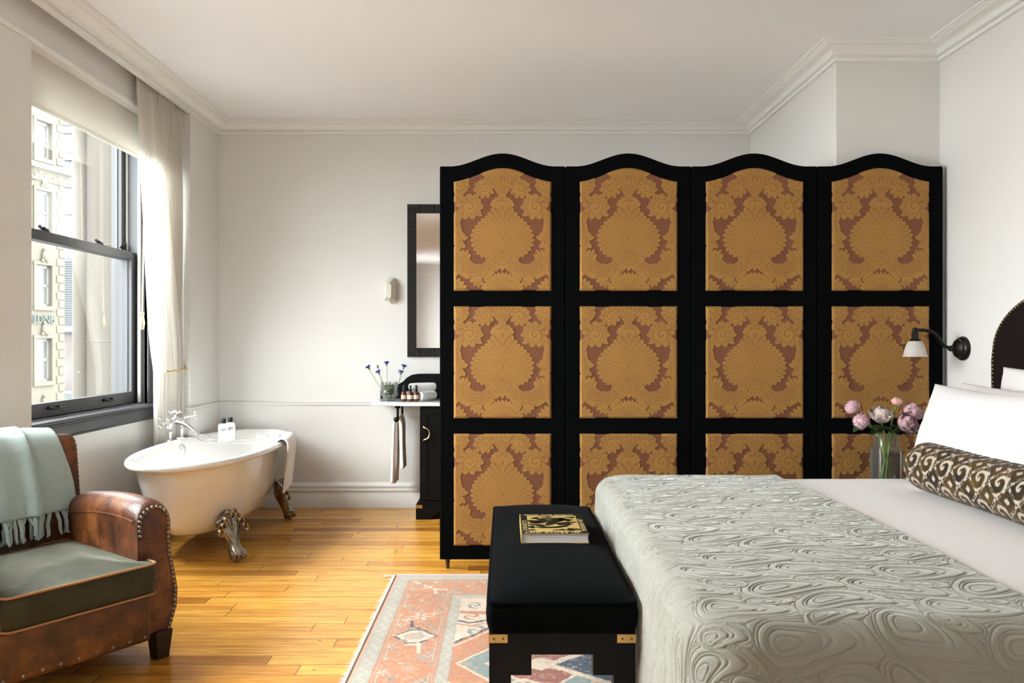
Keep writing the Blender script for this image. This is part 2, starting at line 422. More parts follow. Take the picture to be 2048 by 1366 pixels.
# ------------------------------------------------------------------ window
def make_window(name):
    w = bpy.data.objects.new(name, None); COL.objects.link(w); w.location = (XR_, 3.74, 0); tag(w, kind='structure')
    y0, y1 = 3.74, 5.10
    # casing: stepped moulding around the opening
    g = Geo()
    for (a, b) in ((y0-.08, y0), (y1, y1+.118)):
        g.box(XR_, XR_+.024, a, b, .84, WZ1+.02)
    g.box(XR_, XR_+.024, y0-.08, y1+.118, WZ1, WZ1+.02)
    g.box(XR_, XR_+.036, y1+.085, y1+.118, .84, WZ1+.02)
    g.box(XR_, XR_+.030, y1+.0, y1+.014, .84, WZ1)
    obj('window_casing', g, GREY, w, bevel=.004)
    # jamb box with parting strips
    g = Geo()
    g.box(-2.6, XR_, y1-.012, y1, WZ0, WZ1); g.box(-2.6, XR_, y0, y0+.012, WZ0, WZ1)
    g.box(-2.6, XR_, y0, y1, WZ1-.012, WZ1); g.box(-2.62, XR_, y0, y1, WZ0-.01, WZ0+.016)
    obj('jamb', g, GREY, w, bevel=.002)
    g = Geo(); g.box(-2.50, -2.488, y1-.026, y1-.012, .85, WZ1-.012); g.box(-2.50,-2.488, y0+.012, y0+.026, .85, WZ1-.012)
    g.box(-2.42, -2.402, y1-.03, y1-.012, .85, WZ1-.012); g.box(-2.42,-2.402, y0+.012, y0+.03, .85, WZ1-.012)
    obj('parting_strip', g, GREYL, w)
    # sashes
    def sash(nm, xo, xi, zb, zt, rb, rt, st):
        a, b = y0+.016, y1-.016
        g = Geo()
        g.box(xo, xi, a, a+st, zb, zt); g.box(xo, xi, b-st, b, zb, zt)
        g.box(xo, xi, a+st, b-st, zb, zb+rb); g.box(xo, xi, a+st, b-st, zt-rt, zt)
        g.box(xo+.012, xo+.02, a+st-.006, a+st+.006, zb+rb, zt-rt); g.box(xo+.012, xo+.02, b-st-.006, b-st+.006, zb+rb, zt-rt)
        s_ = obj(nm, g, GREY, w, bevel=.004)
        obj('pane', Geo().box(xo+.014, xo+.018, a+st, b-st, zb+rb, zt-rt), PANE, s_)
        return s_
    lo = sash('lower_sash', -2.485, -2.44, .846, 1.836, .078, .054, .046)
    sash('upper_sash', -2.55, -2.505, 1.79, 2.648, .05, .06, .05)
    for yy in (4.16, 4.73):                        # sash lifts
        g = Geo(); g.tube([(-2.44,yy-.045,.893),(-2.415,yy-.04,.889),(-2.412,yy,.887),(-2.415,yy+.04,.889),(-2.44,yy+.045,.893)], .006, 8)
        for s in (-1,1): g.lathe([(.011,0),(.011,.006),(.006,.009)], (-2.44,yy+s*.045,.893), 12, Matrix.Rotation(PI/2,4,'Y'))
        obj('sash_lift', g, IRON, w, smooth=40)
    for yy in (4.10, 4.66):                        # sash locks
        g = Geo(); g.box(-2.475,-2.445, yy-.035, yy+.035, 1.836, 1.843)
        g.sphere((-2.46,yy,1.848),(.016,.022,.014),12,8); g.tube([(-2.46,yy,1.85),(-2.455,yy-.03,1.853),(-2.45,yy-.045,1.856)], [.006,.005,.009], 8)
        g.sphere((-2.46,yy+.03,1.847),(.012,.012,.010),10,6)
        obj('sash_lock', g, IRON, w, smooth=40)
    g = Geo(); g.tube([(-2.50,y1-.07,1.87),(-2.50,y1-.045,1.88)], .009, 8); g.sphere((-2.50,y1-.085,1.866), .012, 8, 6); g.box(-2.505,-2.495,y1-.05,y1-.016,1.845,1.90)
    obj('sash_stop', g, IRON, w, smooth=40)
    # stool and apron
    g = Geo()
    g.prism([(XR_,.842),(XR_+.052,.836),(XR_+.056,.828),(XR_+.052,.818),(XR_+.034,.812),(XR_+.030,.800),(XR_,.800)], 'y', y0-.085, y1+.126)
    g.prism([(XR_,.80),(XR_+.026,.80),(XR_+.026,.748),(XR_+.032,.742),(XR_+.028,.733),(XR_,.731)], 'y', y0-.085, y1+.112)
    obj('window_sill', g, GREY, w, bevel=.003)
    return w
w1 = make_window('window_1')
w2 = copy_tree(w1); w2.name = 'window_2'; w2.location = (XR_-.08, 1.86, 0)
w3 = copy_tree(w1); w3.name = 'added_window_3'; w3.location = (XR_, -4.34, 0)  # unseen window, added to let light reach the wall behind the camera
# ------------------------------------------------------------------ street outside
STONE = mat('pale_street_stone', (.072,.063,.047), .9, var=(.9,.6,(.056,.049,.036)), bump=(6,.2,.05))
PIER = mat('buff_pier_stone', (.05,.043,.034), .9, var=(1.6,.7,(.041,.035,.028)), bump=(20,.2,.01))
PIERD = mat('dark_caulk', (.012,.0125,.012), .9)
CONC = mat('grey_tower_cladding', (.15,.155,.165), .8)
TGL = mat('tower_glass', (.06,.07,.075), .25, var=(.6,.6,(.10,.11,.115)))
SGL = mat('street_window_glass', (.05,.052,.05), .25, var=(1.0,.7,(.085,.083,.078)))
SFR = mat('street_window_frame', (.10,.095,.085), .7)
GREEN = mat('weathered_green_letters', (.034,.048,.04), .6)
STREET = mat('street_asphalt', (.12,.12,.12), .9)
struct(obj('street', Geo().box(-140, -4, -60, 140, -9.2, -9), STREET))

# own building's stone pier just outside the window
t = thing('stone_pier', 'smooth buff stone pier standing just outside the window', 'pier', (-3.1,6.2,-9))
g = Geo(); g.box(-3.32,-2.62,6.0,6.9,-9,6)
obj('shaft', g, PIER, t, bevel=.02)
g = Geo(); g.tube([(-3.315,6.01,-9),(-3.315,6.01,6)], .055, 12); obj('corner_roll', g, PIER, t, smooth=40)
for z in (-4.2,-2.7,-1.15,.05,1.25,2.0,3.2): obj('mortar_joint', Geo().box(-3.322,-2.62,5.996,6.0,z,z+.012), mat('pier_joint', (.06,.053,.045), .9), t)
obj('caulk_strip', Geo().box(-3.035,-2.62,5.94,5.996,-9,6), PIERD, t)

# stone building across the street
ang = -math.atan2(.228, .974)
sb = thing('stone_building', 'ornate pale stone building with carved bands across the street', 'building', (-21.79,38,-9), ang)
# local: y along facade (away from viewer +), x outward to the street is +x
def sbo(nm, g, m, p=sb, **k): return obj(nm, g, m, p, local=True, **k)
g = Geo(); cols = [-1.23, -3.75, -6.25, -8.75]
zs = [(19.0-.0, 20.75), (15.4, 17.45), (11.95, 13.9), (8.35, 10.4), (4.9, 6.9)]
ys = [0]; 
for c in cols: ys += [c+.46, c-.46]
ys += [-10]
for i in range(0, len(ys)-1, 2): g.box(-8, 0, ys[i+1], ys[i], 0, 24.5)
for c in cols:
    zp = 0
    for a, b in sorted(zs): g.box(-8, 0, c-.46, c+.46, zp, a); zp = b
    g.box(-8, 0, c-.46, c+.46, zp, 24.5)
sbo('facade', g, STONE)
for c in cols:
    for a, b in zs:
        f = Geo(); f.box(-.22,-.14,c-.46,c-.36,a,b); f.box(-.22,-.14,c+.36,c+.46,a,b); f.box(-.22,-.14,c-.46,c+.46,b-.14,b); f.box(-.22,-.14,c-.46,c+.46,(a+b)/2-.06,(a+b)/2+.06); f.box(-.22,-.14,c-.46,c+.46,a,a+.1)
        w = sbo('window', f, SFR)
        sbo('pane', Geo().box(-.2,-.19,c-.4,c+.4,a+.05,b-.1), SGL, w)
        s = Geo(); s.box(0,.12,c-.62,c+.62,a-.22,a); s.box(0,.09,c+.46,c+.60,a,b+.14); s.box(0,.09,c-.60,c-.46,a,b+.14); s.box(0,.10,c-.62,c+.62,b,b+.16)
        sbo('window_surround', s, STONE, bevel=.02)
        if a < 18:
            k = Geo()
            k.sphere((.08,c,b+.42),(.12,.15,.30),10,8); k.sphere((.16,c,b+.30),(.08,.1,.12),8,6); k.sphere((.1,c-.13,b+.2),(.08,.09,.1),8,6); k.sphere((.1,c+.13,b+.2),(.08,.09,.1),8,6); k.sphere((.1,c,b+.72),(.09,.1,.1),8,6)
            sbo('carved_keystone', k, STONE, smooth=60)
q = Geo()
for i in range(60):
    z = i*.41; 
    q.box(-.3, .05, -.30 if i % 2 else -.44, .04, z, z+.36)
sbo('quoin_blocks', q, STONE, bevel=.03)
q = Geo()
for i in range(14): q.box(0,.05,-10,-.5,18.75+i*.41,18.75+i*.41+.35)
b_ = Geo()
b_.prism([(0,18.75),(.30,18.70),(.42,18.55),(.42,18.42),(.2,18.36),(.12,18.3),(.12,17.95),(.12,17.9),(0,17.9)], 'y', -10, .2)
v = [(x, y, z) for (y, x, z) in b_.v] if False else b_.v
sbo('cornice_band', b_, STONE)
q = Geo(); nn = 420; rowsn = 14
YY = np.linspace(-10,.15,nn)[:,None]+np.zeros((1,rowsn)); ZZ = np.linspace(17.97,18.34,rowsn)[None,:]+np.zeros((nn,1))
XX = .125+.09*np.clip(np.sin(YY*11)*np.cos(ZZ*22)+.6*np.sin(YY*23+ZZ*9),-.2,1)
q.grid(np.stack([XX,YY,ZZ],-1))
sbo('carved_frieze', q, STONE, smooth=60)
tg = text_geo('BUILDING', .56, .03, 'RIGHT', .96)
tg.xf(Matrix.Diagonal((.78,1,1,1)))
tg.xf(Matrix.Translation((.08,-.60,11.12)) @ Matrix(((0,0,1,0),(1,0,0,0),(0,1,0,0),(0,0,0,1))))
sbo('building_lettering', tg, GREEN)

# grey tower behind it
tw = thing('office_tower', 'grey office tower with ribbon windows behind the stone building', 'building', (-42,90,-9))
def two(nm, g, m, **k): return obj(nm, g, m, tw, local=True, **k)
two('tower_wall', Geo().box(-16,12,0,14,0,48), CONC)
for i in range(11):
    z = 9+10.6+i*3.15
    g = Geo(); g.box(-15.5,11.5,-.12,-.02,z+.1,z+2.25); p = two('window_band', g, TGL)
    g = Geo(); g.box(-16,12,-.55,-.02,z+2.3,z+2.75)
    two('spandrel_ledge', g, mat('tower_ledge', (.20,.20,.205), .8))
    g = Geo()
    g.prism([(-15.5,z+.1),(11.5,z+.1)]+sum([[(x+.09,z+.2),(x+.09,z+2.25),(x-.09,z+2.25),(x-.09,z+.2)] for x in range(11,-16,-2)],[]), 'y', -.2, -.02)
    two('window_frame', g, CONC)
g = Geo()
for i in range(30): g.box(-16,12,-.25,-.02,12.0+i*.27,12.0+i*.27+.15)
two('louvre_screen', g, mat('dark_louvre', (.045,.047,.05), .6))
two('canopy_beam', Geo().box(-16,12,-.9,-.02,11.4,11.95), mat('tower_ledge', (.20,.20,.205), .8))
two('brick_bay', Geo().box(-16,12,-.14,-.02,4.6,11.2), mat('tower_lower_brick', (.065,.05,.046), .8, var=(.35,.9,(.10,.097,.095))))
two('shopfront', Geo().box(-16,12,-.3,-.02,.6,4.2), mat('shopfront_glass', (.03,.04,.038), .2, var=(.8,.8,(.09,.10,.10))))

# ------------------------------------------------------------------ roller shades and curtain
def shade(dy, label):
    t = thing('roller_shade', label, 'shade', (-2.31, 4.42+dy, 2.408))
    y0, y1 = 3.70+dy, 5.18+dy
    obj('shade_cloth', Geo().box(-2.321,-2.319,y0,y1,2.425,2.679), SHADE, t)
    g = Geo(); g.box(-2.327,-2.313,y0,y1,2.408,2.43); obj('hem_bar', g, SHADE, t, bevel=.003)
    g = Geo(); g.tube([(-2.347,y0,2.655),(-2.347,y1,2.655)], .021, 14); obj('roller', g, SHADE, t, smooth=40)
    return t
t = shade(0, 'cream roller shade pulled partly down over the tub-side window')
g = Geo(); g.tube([(-2.325,4.976,2.60),(-2.345,4.976,1.435)], .0038, 6)
g.tube([(-2.325,4.984,2.60),(-2.345,4.984,1.435)], .0025, 6)
c = obj('pull_cord', g, mat('cream_cord', (.72,.66,.50), .7), t, smooth=40)
g = Geo(); g.lathe([(.004,.0),(.010,.004),(.013,.02),(.016,.045),(.013,.07),(.008,.085),(.008,.092),(.013,.1),(.013,.11),(.006,.118)], (-2.345,4.98,1.325), 16)
obj('cord_pull', g, BRASSP, c, smooth=40)


# curtain: gathered by a brass holdback
ns, nt_ = 240, 90
S = np.linspace(0, 1, ns)[:, None]; Zt = np.linspace(0, 1, nt_)[None, :]
ztop, ztie, zbot = 2.845, 1.06, .035
Z = ztop + (zbot-ztop)*Zt + 0*S
tie = np.clip((ztop-Z)/(ztop-ztie), 0, 1)
below = np.clip((ztie-Z)/(ztie-zbot), 0, 1)
yl = 4.60 + (5.02-4.60)*tie**1.3 + .02*below
yr = 5.205 + (5.245-5.205)*sstep(0,1,tie)
# the room-side folds gather to the holdback while the leading edge hangs straight
gather = np.exp(-((Z-ztie)/.30)**2)*.0
s2 = S**(1 + 1.15*sstep(.15,1,tie)) if False else S
warp = S + .0*S
k = sstep(.05, 1, tie)*(1-.55*below)
Sg = np.where(S < .42, S/.42*(.42+.40*k), (.42+.40*k) + (S-.42)/.58*(.58-.40*k))
Y = yl + (yr-yl)*Sg
amp = (.024 + .008*sstep(.0,.3,tie))*(1-.45*k*sstep(.40,.55,S))
ph = S*2*PI*(13) + .6*np.sin(7*S) + 1.2*np.sin(3*S+1.5*tie)
fold = np.where(S < .42, .45, 1.0)
Xc = -2.205 - .048*sstep(0,1,tie)*(1-Sg) - .02*sstep(.2,1,tie)*0
Xc = Xc - .022*sstep(.25,1,tie)*sstep(.0,.35,1-Sg)
X = Xc + amp*np.sin(ph)*fold + .006*np.sin(2.3*ph+2*tie)
X = X + .0035*np.sin(3.1*ph+4*S)*(1-sstep(.1,.5,tie)) + .012*np.sin(8*S+5*tie)*sstep(.3,.9,tie)
Y = Y + .006*np.cos(ph)*fold
X = np.maximum(X, -2.262 - .10*sstep(.12,.3,tie))
g = Geo().grid(np.stack([X, Y, Z], -1))
cu = obj('curtain', g, CURT, smooth=180, fixn=False)
tag(cu, 'long sheer ivory curtain gathered back beside the window', 'curtain')
t = thing('curtain_holdback', 'slim brass holdback bar around the ivory curtain', 'holdback', (-2.19,5.279,1.06))
g = Geo(); pts = [(-2.20,5.279,1.066),(-2.155,5.22,1.066),(-2.152,5.08,1.060),(-2.165,4.99,1.054),(-2.185,4.975,1.052)]
g.tube(pts, .0075, 8); obj('bar', g, BRASSP, t, smooth=60)
obj('finial', Geo().sphere((-2.185,4.972,1.052), .013, 12, 8), BRASSP, t, smooth=60)
g = Geo(); g.lathe([(.02,0),(.02,.005),(.008,.01)], (-2.20,5.2795,1.066), 14, Matrix.Rotation(PI/2,4,'X')); obj('rose', g, BRASSP, t, smooth=40)

# ------------------------------------------------------------------ clawfoot bathtub
TX, TY = -1.82, 4.885
tub = thing('bathtub', 'white freestanding clawfoot bathtub with rolled rim in the window corner', 'bathtub', (TX,TY,0))
def oval(a, b, z, n=96, p=2.25, dx=0, dy=0):
    r = []
    for i in range(n):
        th = 2*PI*i/n; c, s = math.cos(th), math.sin(th)
        r.append((TX+dx+a*math.copysign(abs(c)**(2/p), c), TY+dy+b*math.copysign(abs(s)**(2/p), s), z))
    return r
rings = [oval(.02,.1,.140),oval(.12,.42,.141),oval(.19,.53,.150),oval(.225,.575,.170),oval(.255,.625,.215),oval(.285,.685,.30),oval(.308,.735,.39),oval(.325,.775,.48),oval(.334,.80,.545),oval(.338,.812,.562)]
R0 = .021
for i in range(13):                                # rolled rim
    a = -2.2 + i*(PI+1.25+.35)/12
    rings.append(oval(.362+R0*math.cos(a)*-1*-1, .847+R0*math.cos(a), .580+R0*math.sin(a)))
rings += [oval(.333,.812,.578),oval(.322,.79,.54),oval(.30,.745,.44),oval(.275,.69,.33),oval(.24,.62,.235),oval(.18,.52,.195),oval(.10,.35,.185),oval(.02,.1,.183)]
obj('tub_shell', Geo().loft(rings), ENAMEL, tub, smooth=60)
g = Geo(); Mx = Matrix.Rotation(PI/2-.15,4,'Y')
g.lathe([(.034,0),(.034,.004),(.028,.009),(.012,.011),(.0,.012)], (TX-.314,5.10,.535), 24, Mx)
ov = obj('overflow_cover', g, CHROME, tub, smooth=40)
g = Geo(); g.lathe([(.03,0),(.03,.004),(.01,.005)], (TX,TY-.1,.186), 20); obj('drain', g, CHROME, tub, smooth=40)
g = Geo(); g.tube([(TX-.34,TY-.40,.0),(TX-.34,TY-.40,.12),(TX-.30,TY-.38,.16),(TX-.24,TY-.30,.19)], .018, 10); g.sphere((TX-.34,TY-.40,.11),.028,10,8)
obj('waste_pipe', g, BRASS, tub, smooth=50)
FOOT = mat('aged_silver_claw', (.42,.36,.29), .24, 1, var=(26,.9,(.11,.085,.06)), bump=(40,.3))
def claw(sx, sy):
    """one claw foot, built in a frame whose +u points diagonally outward from the tub"""
    ux, uy = sx*.80, sy*.60; vx, vy = -uy, ux
    bx, by = TX+sx*.235, TY+sy*.475
    def P(u, v, z): return (bx+ux*u+vx*v, by+uy*u+vy*v, z)
    g = Geo()
    secs = [(-.02,.045,.020,.055),(.04,.028,.026,.045),(.055,.03,.024,.09)]
    prof = [(.075,.035,.030,.0),]
    # leg: plate against the shell -> ankle -> paw
    path = [(-.01,.285,.022,.012),(.0,.262,.055,.018),(.008,.232,.085,.024),(.012,.20,.088,.028),(.02,.168,.066,.030),(.036,.138,.042,.030),(.052,.108,.034,.030),(.066,.082,.034,.031),(.080,.060,.042,.036),(.090,.040,.046,.042),(.090,.022,.036,.036),(.088,.014,.02,.02)]
    rings = []
    for u, z, wv, wu in path:
        rings.append([P(u+wu*math.cos(2*PI*k/20), wv*math.sin(2*PI*k/20), z+.35*wu*math.cos(2*PI*k/20)) for k in range(20)])
    g.loft(rings)
    for j in range(4):                              # toes
        v = (j-1.5)*.022; u = .112-.018*abs(j-1.5)/1.5
        g.tube([P(u-.035,v*.9,.068),P(u+.002,v*1.05,.06),P(u+.018,v*1.1,.040),P(u+.012,v*1.1,.020)], [.012,.014,.012,.007], 8)
    g.lathe([(.013,0),(.013,.012),(.018,.016),(.016,.026)], P(.088,0,0), 12)
    for sgn in (-1, 1):                             # acanthus scrolls
        for k in range(4):
            a0 = .25+.30*k
            pts = []
            for q in range(9):
                th = q/8*2.6*PI*.62
                rad = .040*(1-q/11)
                pts.append(P(.034+.006*k, sgn*(.016+.021*k+rad*.45*math.sin(th)), .268-.032*k+rad*math.cos(th)*.62))
            g.tube(pts, [.0085]*5+[.0075,.0065,.0055,.005], 6)
    for k in range(-2,3):                           # leaf lobes along the crown
        g.sphere(P(.020-.004*abs(k), .030*k, .262-.018*abs(k)), (.017,.017,.024), 10, 8)
        g.tube([P(.034,.008*k,.165),P(.040,.018*k,.205),P(.030,.028*k,.245-.012*abs(k))], [.006,.008,.005], 6)
    for k in range(3): g.sphere(P(.052+.012*k,0,.150-.022*k),(.014,.014,.010),8,6)
    return obj('claw_foot', g, FOOT, tub, smooth=50)
for sx in (1,-1):
    for sy in (-1,1): claw(sx, sy)

# mixer tap on the window side rim
tap = thing('bath_mixer_tap', 'chrome bath mixer tap with cross handles on the tub rim', 'tap', (-2.165,5.07,.60))
for yy in (4.985, 5.165):
    g = Geo(); g.lathe([(.026,.0),(.026,.006),(.014,.014),(.011,.03),(.013,.05),(.017,.075),(.013,.085),(.016,.10),(.022,.108),(.024,.13),(.020,.145),(.012,.15)], (-2.172,yy,.598), 18)
    obj('tap_column', g, CHROME, tap, smooth=45)
g = Geo(); g.tube([(-2.172,4.94,.725),(-2.172,4.965,.725),(-2.172,5.05,.73),(-2.172,5.10,.73),(-2.172,5.19,.725),(-2.172,5.215,.725)], [.016,.019,.015,.019,.019,.016], 14)
g.sphere((-2.172,5.075,.735),(.028,.03,.026),14,10)
obj('mixer_body', g, CHROME, tap, smooth=45)
g = Geo(); g.tube([(-2.165,5.075,.72),(-2.13,5.07,.715),(-2.09,5.06,.70),(-2.05,5.05,.675),(-2.02,5.045,.650),(-2.012,5.043,.635)], [.017,.015,.0135,.013,.014,.016], 12)
obj('spout', g, CHROME, tap, smooth=50)
def cross(c, d):
    g = Geo(); c = Vector(c); d = Vector(d).normalized(); a = d.orthogonal().normalized(); b = d.cross(a)
    g.tube([c-d*.05, c-d*.02, c, c+d*.012], [.009,.008,.012,.006], 10)
    for w in (a, b):
        for s in (-1,1):
            g.tube([c, c+w*s*.03], .0055, 8); g.sphere(c+w*s*.034, .010, 10, 8)
    obj('cross_handle', g, CHROME, tap, smooth=45)
cross((-2.172,4.90,.728), (0,-1,0)); cross((-2.10,5.22,.752), (.75,.35,.12)); cross((-2.172,5.07,.785), (0,0,1))
g = Geo(); g.tube([(-2.172,5.19,.735),(-2.14,5.205,.745),(-2.11,5.215,.75)], .010, 10); obj('handle_stem', g, CHROME, tap, smooth=45)

# wire rack across the tub
rk = thing('bath_rack', 'chrome wire bath rack spanning the tub', 'rack', (TX,5.20,.605))
g = Geo()
for yy in (5.12, 5.30):
    g.tube([(-2.18,yy,.606),(-2.05,yy,.606),(-2.02,yy,.585),(-1.97,yy,.576),(-1.62,yy,.576),(-1.56,yy,.585),(-1.53,yy,.606),(-1.46,yy,.606)], .005, 8)
g.tube([(-2.03,5.12,.59),(-2.03,5.30,.59)], .004, 8); g.tube([(-1.55,5.12,.595),(-1.55,5.30,.595)], .004, 8)
obj('rack_rail', g, CHROME, rk, smooth=50)
g = Geo()
for i in range(15): g.tube([(-1.97+.028*i,5.12,.578),(-1.97+.028*i,5.30,.578)], .003, 6)
obj('rack_wires', g, CHROME, rk, smooth=50)
g = Geo()
for xx in (-1.58,-1.50): g.sphere((xx,5.12,.612),.010,8,6); g.tube([(xx,5.12,.606),(xx,5.14,.63),(xx,5.16,.606)], .003, 6)
obj('rack_clip', g, CHROME, rk, smooth=50)

def lotion(x, y, z, label):
    t = thing('lotion_bottle', label, 'bottle', (x,y,z), 0, 'white lotion bottles on the bath rack')
    g = Geo(); g.lathe([(.030,0),(.033,.004),(.033,.105),(.030,.114),(.018,.12),(.013,.124)], (x,y,z), 24); obj('bottle_body', g, WHTPL, t, smooth=45)
    g = Geo(); g.lathe([(.0165,.122),(.0165,.152),(.015,.155)], (x,y,z), 20); obj('cap', g, BLKPL, t, smooth=45)
    g = Geo()
    for k in range(7):                              # printed leaf sprig
        a = -PI/2+.12+(k-3)*.22; zz = .060+.007*abs(3-k); u = .9*(k-3)*.22
        def pt(aa, z_): return (x+.0335*math.cos(aa), y+.0335*math.sin(aa), z+z_)
        g.add([pt(a,.100-.002*abs(k-3)),pt(a+.10+u*.2,.082),pt(a+u*.5,zz),pt(a-.10+u*.2,.084)], [(0,1,2,3)])
    obj('printed_sprig', g, mat('dark_print', (.06,.07,.07), .5), t)
    return t
lotion(-1.885,5.155,.580,'nearer white lotion bottle with black cap on the bath rack')
lotion(-1.868,5.235,.580,'white lotion bottle standing behind its twin on bath rack')

# hand towel over the tub rim
def towel_grid(path, width, axis, n=26, fold=.004, seed=0, thick=.012):
    """cloth strip following a path, width along the axis vector, gently rippled"""
    P = [Vector(p) for p in path]
    # resample
    Ls = [0]
    for a, b in zip(P, P[1:]): Ls.append(Ls[-1]+(b-a).length)
    m = 60; pts = []
    for i in range(m):
        s = Ls[-1]*i/(m-1); j = max(k for k in range(len(Ls)) if Ls[k] <= s+1e-9); j = min(j, len(P)-2)
        tt = (s-Ls[j])/(Ls[j+1]-Ls[j]); pts.append(P[j].lerp(P[j+1], tt))
    for _ in range(3): pts = [pts[0]]+[(pts[i-1]+pts[i]*2+pts[i+1])/4 for i in range(1,m-1)]+[pts[-1]]
    ax = Vector(axis); A = np.zeros((m, n, 3))
    for i in range(m):
        tg_ = (pts[min(i+1,m-1)]-pts[max(i-1,0)]).normalized(); nn = tg_.cross(ax).normalized()
        for j in range(n):
            u = j/(n-1)-.5
            rip = fold*math.sin(u*13+seed+.03*i)+fold*.6*math.sin(u*29+seed*2)
            A[i,j] = pts[i]+ax*width*u+nn*rip
    return Geo().grid(A)
P0 = Vector((TX+.356,5.15,0)); tn = Vector((-.055,.40,0)).normalized(); nn_ = Vector((tn.y, -tn.x, 0))
p = [P0+nn_*u+Vector((0,0,z)) for u, z in ((-.065,.49),(-.045,.565),(-.022,.610),(.010,.613),(.030,.585),(.026,.50),(.014,.40),(.004,.30),(.002,.27))]
g = towel_grid(p, .36, tuple(tn), fold=.004, seed=1)
o = obj('bath_towel', g, TERRY, smooth=180, solid=.011, fixn=False)
tag(o, 'white hand towel folded over the right rim of the bathtub', 'towel')
# ------------------------------------------------------------------ back wall: sconce, mirror, washstand
t = thing('crystal_sconce', 'small pale faceted stone sconce on the back wall', 'wall light', (-.865,YB,1.63))
g = Geo()
pr = [(0,-.10),(.042,-.085),(.046,-.02),(.050,.05),(.025,.095),(-.012,.10),(-.040,.075),(-.045,.0),(-.038,-.075)]
r0 = [( -.865+u, YB-.002, 1.635+v) for u, v in pr]; r1 = [(-.862+u*.9+.004, YB-.035, 1.635+v*.92) for u, v in pr]
r2 = [(-.868+u*.42, YB-.075, 1.63+v*.62) for u, v in pr]
g.loft([r0, r1, r2]); obj('faceted_body', g, mat('pale_alabaster', (.74,.70,.62), .35, var=(22,.6,(.58,.53,.45)), bump=(30,.3)), t)
g = Geo()
g.tube([(-.875,YB-.076,1.69),(-.835,YB-.05,1.665),(-.822,YB-.03,1.62),(-.85,YB-.06,1.56)], .003, 6); g.tube([(-.90,YB-.04,1.56),(-.885,YB-.07,1.565),(-.88,YB-.07,1.60)], .004, 6)
obj('metal_edge', g, mat('tarnished_edge', (.45,.41,.34), .4, .7), t)

t = thing('wall_mirror', 'tall mirror in a ribbed black frame on the back wall', 'mirror', (-.36,YB,1.134))
mx0, mx1, mz0, mz1 = -.735, .015, 1.134, 2.282
fw = .068
g = Geo()
g.box(mx0,mx0+fw,YB-.024,YB-.001,mz0,mz1); g.box(mx1-fw,mx1,YB-.024,YB-.001,mz0,mz1); g.box(mx0+fw,mx1-fw,YB-.024,YB-.001,mz0,mz0+fw); g.box(mx0+fw,mx1-fw,YB-.024,YB-.001,mz1-fw,mz1)
n = int((mz1-mz0)/.0165)
for s in (0,1):
    a, b = ((mx0,mx0+fw),(mx1-fw,mx1))[s]
    for i in range(n):
        z = mz0+.004+i*(mz1-mz0-.008)/n; ins = max(0, fw-(z-mz0), fw-(mz1-z))
        if s == 0: g.box(a+.003, b-.003-ins*.0, YB-.034,YB-.023,z,z+.009)
        else: g.box(a+.003,b-.003,YB-.034,YB-.023,z,z+.009)
n = int((mx1-mx0-2*fw)/.0165)
for z0 in (mz0, mz1-fw):
    for i in range(n):
        x = mx0+fw+i*(mx1-mx0-2*fw)/n+.003; g.box(x,x+.009,YB-.034,YB-.023,z0+.003,z0+fw-.003)
obj('frame', g, mat('black_ribbed_wood', (.016,.016,.017), .3), t, bevel=.002)
obj('mirror_glass', Geo().box(mx0+fw-.004,mx1-fw+.004,YB-.016,YB-.006,mz0+fw-.004,mz1-fw+.004), mat('mirror_silver', (.86,.86,.87), .012, 1), t)

# washstand
ws = thing('washstand', 'black washstand with white marble top against the back wall', 'washstand', (-.25,5.6,0))
g = Geo()
top = [(-.955,5.785),(.36,5.785),(.36,5.40),(-.62,5.40),(-.70,5.405),(-.76,5.425),(-.82,5.445),(-.90,5.45),(-.95,5.475),(-.962,5.54)]
g.prism(top, 'z', .795, .822); obj('marble_top', g, MARBLE, ws, bevel=.005)
g = Geo()
prof = [(-.935,.822),(-.935,.875),(-.93,.90),(-.915,.918),(-.89,.925),(-.84,.925),(-.80,.93),(-.765,.95),(-.735,.98),(-.70,1.0),(-.65,1.008),(-.1,1.01),(.3,1.008),(.36,.92),(.36,.822)]
g.prism(prof, 'y', 5.77, 5.795); obj('backsplash', g, BLACKW, ws, bevel=.003)
g = Geo(); g.box(-.60,.34,5.42,5.78,.115,.794); g.box(-.615,.35,5.41,5.785,.105,.125); obj('cabinet_body', g, BLACKW, ws, bevel=.004)
g = Geo(); g.box(-.574,-.13,5.400,5.421,.14,.775)
d = obj('door', g, BLACKW, ws, bevel=.003)
g = Geo(); g.box(-.55,-.545,5.396,5.401,.17,.75); g.box(-.16,-.155,5.396,5.401,.17,.75); g.box(-.55,-.155,5.396,5.401,.745,.75); g.box(-.55,-.155,5.396,5.401,.17,.175); obj('door_beading', g, BLACKW, d)
g = Geo(); zc = .605
g.tube([(-.572,5.398,zc+.05),(-.565,5.385,zc+.042),(-.55,5.383,zc+.038),(-.533,5.383,zc+.026),(-.527,5.383,zc),(-.533,5.383,zc-.026),(-.55,5.383,zc-.038),(-.565,5.385,zc-.042),(-.572,5.398,zc-.05)], .005, 8)
obj('handle', g, BRASSP, d, smooth=50)
g = Geo()
g.prism([(-.625,.0),(-.625,.106),(.35,.106),(.35,.0),(.27,.0),(.24,.03),(.20,.062),(-.46,.062),(-.50,.03),(-.53,.0)], 'y', 5.40, 5.43)
g.box(-.625,-.595,5.43,5.785,0,.106); g.box(.32,.35,5.43,5.785,0,.106)
obj('plinth', g, BLACKW, ws, bevel=.002)
obj('brass_corner', Geo().box(-.6265,-.58,5.398,5.44,.08,.104), BRASS, ws)
g = Geo()
